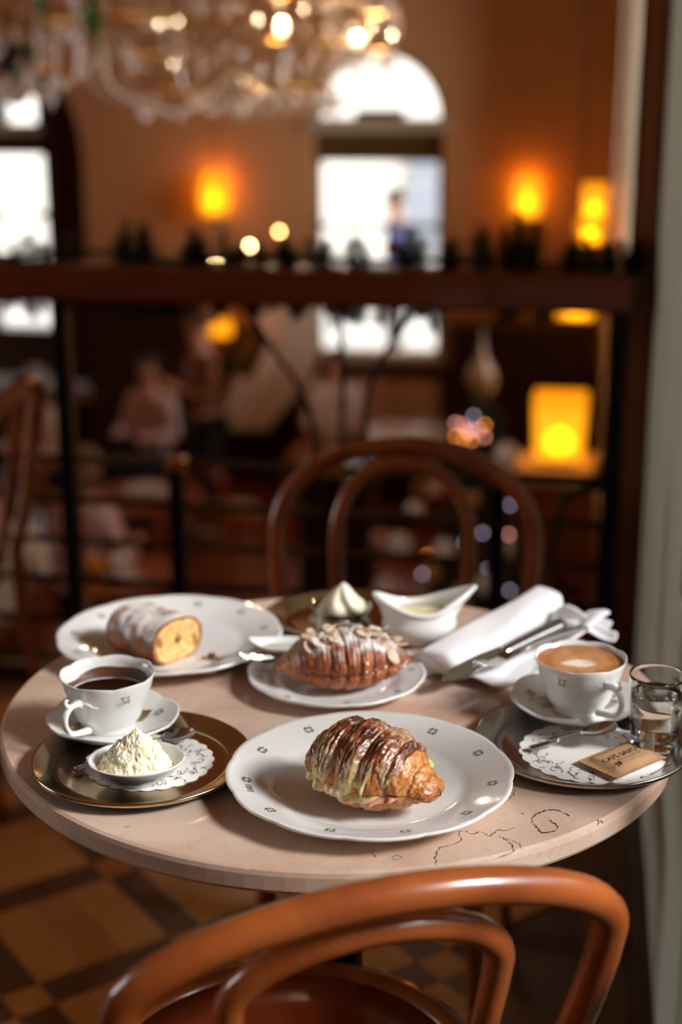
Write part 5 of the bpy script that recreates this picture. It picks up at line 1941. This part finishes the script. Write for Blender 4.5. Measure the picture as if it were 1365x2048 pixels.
def person(label, x, y, z, rz, seated, shirt, legs, hair, lean=0.0, arm='rest', long_hair=False):
    t = thing('person', label, 'person', (x, y, z), rz)
    hz = 0.46 if seated else 0.92
    J = {}

    def add(k, p_, r_):
        J[k] = (p_, r_)
    ln = lean
    add('pelvis', (0, 0, hz), 0.13)
    add('waist', (0, 0.02 + ln * 0.2, hz + 0.17), (0.135, 0.10))
    add('chest', (0, 0.02 + ln * 0.6, hz + 0.37), (0.155, 0.11))
    add('neckb', (0, 0.01 + ln, hz + 0.52), 0.07)
    add('neck', (0, 0.02 + ln, hz + 0.59), 0.052)
    add('jaw', (0, 0.045 + ln, hz + 0.665), (0.062, 0.07))
    add('brow', (0, 0.035 + ln, hz + 0.745), (0.072, 0.088))
    add('crown', (0, 0.02 + ln, hz + 0.80), (0.06, 0.075))
    add('nose', (0, 0.118 + ln, hz + 0.70), 0.013)
    E = [('pelvis', 'waist'), ('waist', 'chest'), ('chest', 'neckb'), ('neckb', 'neck'), ('neck', 'jaw'), ('jaw', 'brow'), ('brow', 'crown'), ('jaw', 'nose')]
    for s, n in ((-1, 'l'), (1, 'r')):
        add('sh' + n, (0.17 * s, 0.01 + ln * 0.9, hz + 0.47), 0.062)
        if arm == 'rest':
            el, wr_, hd = (0.24 * s, 0.04 + ln * 0.6, hz + 0.2), (0.17 * s, 0.25, hz + 0.22), (0.12 * s, 0.33, hz + 0.23)
        elif arm == 'down':
            el, wr_, hd = (0.23 * s, -0.02, hz + 0.19), (0.24 * s, 0.06, hz - 0.05), (0.235 * s, 0.10, hz - 0.13)
        else:
            el, wr_, hd = (0.24 * s, 0.05, hz + 0.2), (0.2 * s, 0.26, hz + 0.3), (0.17 * s, 0.34, hz + 0.33)
        add('el' + n, el, 0.043)
        add('wr' + n, wr_, 0.029)
        add('hd' + n, hd, (0.038, 0.02))
        dv = (Vector(hd) - Vector(wr_)).normalized()
        sv = dv.cross(Vector((0, 0, 1))).normalized()
        for q, (o_, l_) in enumerate(((-0.028, 0.062), (-0.01, 0.072), (0.01, 0.066), (0.028, 0.052))):
            add('f%s%d' % (n, q), tuple(Vector(hd) + dv * l_ + sv * o_), 0.009)
            E.append(('hd' + n, 'f%s%d' % (n, q)))
        add('th' + n, tuple(Vector(hd) + dv * 0.02 - sv * 0.05 * s + Vector((0, 0, 0.02))), 0.01)
        E += [('hd' + n, 'th' + n), ('chest', 'sh' + n), ('sh' + n, 'el' + n), ('el' + n, 'wr' + n), ('wr' + n, 'hd' + n)]
        add('hip' + n, (0.09 * s, 0.0, hz - 0.04), 0.095)
        if seated:
            add('kn' + n, (0.12 * s, 0.42, hz + 0.0), 0.062)
            add('an' + n, (0.12 * s, 0.38, 0.09), 0.042)
            add('to' + n, (0.12 * s, 0.54, 0.035), 0.035)
        else:
            add('kn' + n, (0.10 * s, 0.03, hz * 0.53), 0.062)
            add('an' + n, (0.11 * s, 0.0, 0.09), 0.042)
            add('to' + n, (0.12 * s, 0.16, 0.035), 0.035)
        E += [('pelvis', 'hip' + n), ('hip' + n, 'kn' + n), ('kn' + n, 'an' + n), ('an' + n, 'to' + n)]
    body = skin_mesh('body', J, E, M_SKIN, t)

    def grow(keys, edges, m, name, g, lv=2):
        jj = {k: (J[k][0], tuple(v + g for v in (J[k][1] if isinstance(J[k][1], tuple) else (J[k][1], J[k][1])))) for k in keys}
        return skin_mesh(name, jj, edges, m, t, lv)
    grow(['waist', 'chest', 'neckb', 'shl', 'ell', 'wrl', 'shr', 'elr', 'wrr', 'pelvis'],
         [('pelvis', 'waist'), ('waist', 'chest'), ('chest', 'neckb'), ('chest', 'shl'), ('shl', 'ell'), ('ell', 'wrl'), ('chest', 'shr'), ('shr', 'elr'), ('elr', 'wrr')], shirt, 'shirt', 0.016)
    ks = ['pelvis', 'hipl', 'knl', 'anl', 'hipr', 'knr', 'anr']
    grow(ks, [('pelvis', 'hipl'), ('hipl', 'knl'), ('knl', 'anl'), ('pelvis', 'hipr'), ('hipr', 'knr'), ('knr', 'anr')], legs, 'trousers', 0.018)
    for n in ('l', 'r'):
        a, b_ = J['an' + n][0], J['to' + n][0]
        obj('shoe', tube([(a[0], a[1] - 0.05, 0.05), (a[0], a[1], 0.05), (b_[0], b_[1], 0.04), (b_[0], b_[1] + 0.06, 0.03)], [0.035, 0.05, 0.05, 0.03], 10, flat=0.85), M_IRON, t, smooth=True)
        s = -1 if n == 'l' else 1
        obj('eye', sphere(0.011, 8, 6, (0.032 * s, 0.113 + ln, hz + 0.735)), mat('eye_dark', (40, 28, 22), 0.2), t, smooth=True)
        obj('ear', sphere(0.028, 8, 6, (0.078 * s, 0.03 + ln, hz + 0.72), 0.35, 0.7, 1), M_SKIN, t, smooth=True)
    obj('mouth', sphere(0.022, 8, 6, (0, 0.108 + ln, hz + 0.665), 1, 0.4, 0.3), mat('lips', (170, 90, 80), 0.4), t, smooth=True)

    def hairf(u, v):
        a, e_ = 2 * pi * v, pi / 2 * u
        x_, y_, z_ = sin(e_) * sin(a), sin(e_) * cos(a), cos(e_)
        k = 1.0
        lowz = -0.35 if y_ < 0.3 else 0.25
        if long_hair and y_ < 0.2:
            lowz = -1.9
        zz = z_ if u < 0.7 else z_ + (lowz) * (u - 0.7) / 0.3
        return (0.088 * x_ * k, 0.02 + ln + 0.1 * y_ * k, hz + 0.755 + 0.09 * zz)
    hr = obj('hair', grid(hairf, 12, 24, cv=True), hair, t, smooth=True)
    hr.modifiers.new('thickness', 'SOLIDIFY').thickness = 0.008
    return t


M_WSH = mat('white_shirt_cotton', (226, 218, 212), 0.8, var=0.05)
M_PINK = mat('pale_pink_cotton', (214, 180, 172), 0.8, var=0.05)
M_NAVY = mat('navy_cloth', (22, 24, 40), 0.8, var=0.1)
M_BRN = mat('brown_jacket_cloth', (128, 74, 40), 0.8, var=0.15)
M_BLUE = mat('blue_coat_cloth', (92, 100, 170), 0.8, var=0.1)
M_BLK = mat('black_cloth', (16, 14, 14), 0.8, var=0.1)
M_HD = mat('dark_hair', (34, 22, 16), 0.5, var=0.3)
M_HL = mat('light_brown_hair', (112, 74, 44), 0.5, var=0.3)
M_HG = mat('grey_hair', (150, 140, 130), 0.5, var=0.2)


def put(px, Y):
    return aty(px, 700, Y).x


person('guest in a white shirt seated near the tall dark cabinet, facing the hall', put(70, 10.2), 10.2, ZH, pi - 0.5, True, M_WSH, M_BLK, M_HG)
person('guest in a pale pink top and navy trousers seated before the dark cabinet', put(300, 10.9), 10.9, ZH, pi - 0.3, True, M_PINK, M_NAVY, M_HD)
person('guest in a brown jacket standing beside the cream curtain', put(405, 10.2), 10.2, ZH, 2.2, False, M_BRN, M_BLK, M_HL, arm='hold')
person('guest in a white shirt seated on the banquette under the arched window', put(665, 11.3), 11.45, ZH, pi + 0.25, True, M_WSH, M_BRN, M_HD)
person('guest with long hair in a pink top seated close to the brown hall table', put(150, 7.6), 7.6, ZH, -0.4, True, M_PINK, M_BLK, M_HL, long_hair=True)
person('guest in a beige pullover seated with back to the railing', put(-40, 6.9), 6.9, ZH, 0.2, True, mat('beige_knit', (206, 186, 160), 0.9, var=0.1), M_BRN, M_HD, lean=0.12)
person('passer-by in a blue coat outside the arched window', put(792, 14.2), 14.2, -1.1, pi / 2, False, M_BLUE, M_NAVY, M_HD, arm='down')

# ------------------------------------------------------------------ hall tables with cups and plates
M_HTAB = mat('hall_table_wood', (150, 70, 30), 0.3, var=0.3, scale=8, coat=0.3)
M_CLOTH = mat('white_table_cloth', (236, 230, 222), 0.8, var=0.03)


def hall_table(label, px, py, R, cloth):
    c = atz(px, py, ZH + 0.75)
    t = thing('hall_table', label, 'table', (c.x, c.y, ZH), 0)
    obj('table_top', lathe([(1e-6, 0.72), (R, 0.72), (R, 0.748), (R - 0.005, 0.75), (1e-6, 0.75)], 36), M_CLOTH if cloth else M_HTAB, t)
    obj('column', tube([(0, 0, 0.03), (0, 0, 0.72)], 0.035, 12), M_IRON, t, smooth=True)
    obj('foot', lathe([(1e-6, 0), (0.24, 0), (0.23, 0.02), (0.05, 0.05), (1e-6, 0.05)], 24), M_IRON, t)
    return c


def hall_plate(c, dx, dy, r_, label, stack=1):
    for k in range(stack):
        tag(obj('hall_plate', lathe([(1e-6, 0), (r_ * 0.6, 0), (r_, 0.018), (r_ * 0.97, 0.02), (r_ * 0.6, 0.006), (1e-6, 0.005)], 28), M_PORC, None, smooth=True, loc=(c.x + dx, c.y + dy, ZH + 0.75 + 0.012 * k)),
            label if stack == 1 else label + (', lowest', ', second from the bottom', ', second from the top', ', topmost')[k], 'plate', 'plates on the hall tables')


def hall_cup(c, dx, dy, label, m=None):
    t = thing('hall_cup', label, 'cup', (c.x + dx, c.y + dy, ZH + 0.75))
    obj('bowl', lathe([(1e-6, 0), (0.03, 0), (0.05, 0.05), (0.052, 0.08), (0.048, 0.08), (0.046, 0.05), (1e-6, 0.01)], 20), m or M_PORC, t, smooth=True)
    obj('handle', tube(crom([(0.048, 0, 0.065), (0.08, 0, 0.06), (0.075, 0, 0.03), (0.04, 0, 0.02)], 4), 0.006, 6), m or M_PORC, t, smooth=True)


ta = hall_table('round hall table under a white cloth before the rose banquette', 812, 862, 0.33, True)
hall_plate(ta, 0.1, 0.05, 0.12, 'white plate on the cloth-covered hall table')
hall_cup(ta, -0.12, -0.05, 'white cup on the cloth-covered hall table')
tb = hall_table('round red-brown hall table carrying a stack of white plates', 285, 990, 0.4, False)
hall_plate(tb, 0.02, 0.0, 0.14, 'white plate in the stack on the red-brown hall table', 4)
tc_ = hall_table('round red-brown hall table beside the long-haired guest', 235, 1150, 0.34, False)
hall_cup(tc_, 0.0, 0.05, 'white cup on the table beside the long-haired guest')
hall_cup(tc_, -0.12, 0.0, 'amber glass mug on the table beside the long-haired guest', mat('amber_tea', (214, 140, 30), 0.1))
hall_plate(tc_, 0.08, -0.12, 0.1, 'white plate beside the amber mug')
# dark bentwood chairs of the hall
hch = None
M_OCUSH = mat('olive_seat_cloth', (150, 132, 70), 0.85, var=0.15, scale=30)
for (px, Y, rz) in ((20, 6.3, 2.6), (110, 9.4, -1.5), (640, 9.6, -2.7), (880, 10.3, 1.9), (460, 9.4, -0.6)):
    if hch is None:
        hch = bentwood('hall_chair', 'bentwood hall chair with an olive seat cushion', (0, 0, 0), 0, 'chairs in the hall')
        obj('seat_cushion', lathe([(1e-6, 0.46), (0.17, 0.46), (0.18, 0.475), (0.17, 0.49), (1e-6, 0.495)], 28), M_OCUSH, hch, smooth=True)
        h_ = hch
    else:
        h_ = dup(hch)
    h_['label'] = {20: 'olive-cushioned hall chair behind the guest in the beige pullover', 110: 'olive-cushioned hall chair at the table with the plate stack',
                   640: 'olive-cushioned hall chair before the guest on the banquette', 880: 'olive-cushioned hall chair beside the white-clothed table',
                   460: 'olive-cushioned hall chair before the brown-jacketed guest'}[px]
    h_.location = (put(px, Y), Y, ZH)
    h_.rotation_euler = (0, 0, rz)

# ------------------------------------------------------------------ Christmas tree
tp = aty(965, 742, 6.6)
TREE = thing('christmas_tree', 'green Christmas tree with baubles and lights in the hall below the railing', 'tree', (tp.x + 0.02, 6.6, ZH))
TH_ = tp.z - ZH - 0.1
obj('trunk', tube([(0, 0, 0), (0, 0, TH_)], [0.035, 0.006], 8), M_TWIG, TREE, smooth=True)
rT = random.Random(12)
V, Q = [], []
for i in range(5200):
    u = rT.random() ** 0.7
    z = TH_ * (0.12 + 0.88 * (1 - u))
    R = 0.44 * u + 0.02
    a = rT.uniform(0, 2 * pi)
    lay = (z * 7) % 1
    rr = R * (0.35 + 0.65 * rT.random() ** 0.5) * (0.75 + 0.25 * (1 - lay))
    b_ = Vector((rr * cos(a), rr * sin(a), z - 0.06 * (rr / R)))
    d = Vector((cos(a) + rT.uniform(-0.5, 0.5), sin(a) + rT.uniform(-0.5, 0.5), rT.uniform(-0.5, 0.3))).normalized()
    s = d.cross(Vector((rT.uniform(-1, 1), rT.uniform(-1, 1), 1))).normalized() * 0.011
    k = len(V)
    V += [b_ - s, b_ + s, b_ + d * 0.07 + s * 0.2, b_ + d * 0.07 - s * 0.2]
    Q.append((k, k + 1, k + 2, k + 3))
ndl = obj('needles', (V, Q), mat('tree_needles', (58, 76, 30), 0.7, var=0.4, scale=6, col2=(30, 42, 18)), TREE)
ndl['kind'] = 'stuff'
obj('tree_topper', lathe([(1e-6, -0.1), (0.05, -0.06), (0.075, 0.0), (0.055, 0.06), (0.02, 0.11), (0.008, 0.18), (1e-6, 0.26)], 20), mat('pearl_glass', (150, 108, 70), 0.3, coat=0.2), TREE, smooth=True, loc=(-0.02, 0, TH_ + 0.06))
bmats = [mat('bauble_white', (236, 230, 226), 0.2), mat('bauble_rose', (206, 150, 130), 0.2), mat('bauble_gold', (200, 150, 80), 0.2, metal=0.8)]
_o = obj('bauble', sphere(0.045, 14, 10), bmats[0], None, smooth=True)
for (px, py, mi, s) in ((978, 1168, 0, 1.2), (890, 1100, 0, 1.1), (800, 1090, 0, 1.3), (1008, 1095, 0, 1.0), (775, 1180, 0, 1.4), (830, 1020, 0, 0.9), (865, 1150, 2, 1.0),
                        (985, 1130, 2, 0.9), (1015, 910, 0, 1.2), (760, 1080, 1, 1.0), (920, 1190, 1, 1.0), (870, 980, 1, 0.8), (945, 1000, 2, 0.8)):
    p = aty(px, py, 6.25)
    b_ = link('bauble', _o.data, TREE, (p.x - TREE.location.x, -0.35, p.z - ZH), None, (s, s, s))
    b_.material_slots[0].link = 'OBJECT'
    b_.material_slots[0].material = bmats[mi]
bpy.data.objects.remove(_o)
M_L1, M_L2, M_L3 = glow('tree_light_rose', (255, 165, 145), 6), glow('tree_light_orange', (255, 150, 60), 8), glow('tree_light_lilac', (200, 185, 215), 4)
for (px, py, m_) in ((948, 832, M_L3), (912, 846, M_L1), (970, 850, M_L2), (926, 850, M_L1), (934, 860, M_L1), (945, 858, M_L3), (958, 860, M_L1), (912, 872, M_L2), (928, 876, M_L2),
                     (945, 880, M_L2), (970, 874, M_L1), (940, 866, M_L1), (856, 1111, M_L2), (1020, 1181, M_L3), (1018, 1069, M_L1), (966, 1066, M_L3), (930, 1085, M_L3), (1020, 1010, M_L3), (845, 1148, M_L3), (978, 1135, M_L3)):
    p = aty(px, py, 6.1)
    obj('bulb', sphere(0.0075, 8, 6, (p.x - TREE.location.x, -0.5, p.z - ZH)), m_, TREE, smooth=True)
obj('light_wire', tube(crom([(0.42 * (1 - k / 40) * cos(k * 0.7), 0.42 * (1 - k / 40) * sin(k * 0.7), TH_ * (0.1 + 0.85 * k / 40)) for k in range(38)], 3), 0.003, 4), M_IRON, TREE)
obj('stand', lathe([(1e-6, 0), (0.16, 0), (0.13, 0.12), (0.05, 0.14), (1e-6, 0.14)], 20), M_IRON, TREE)
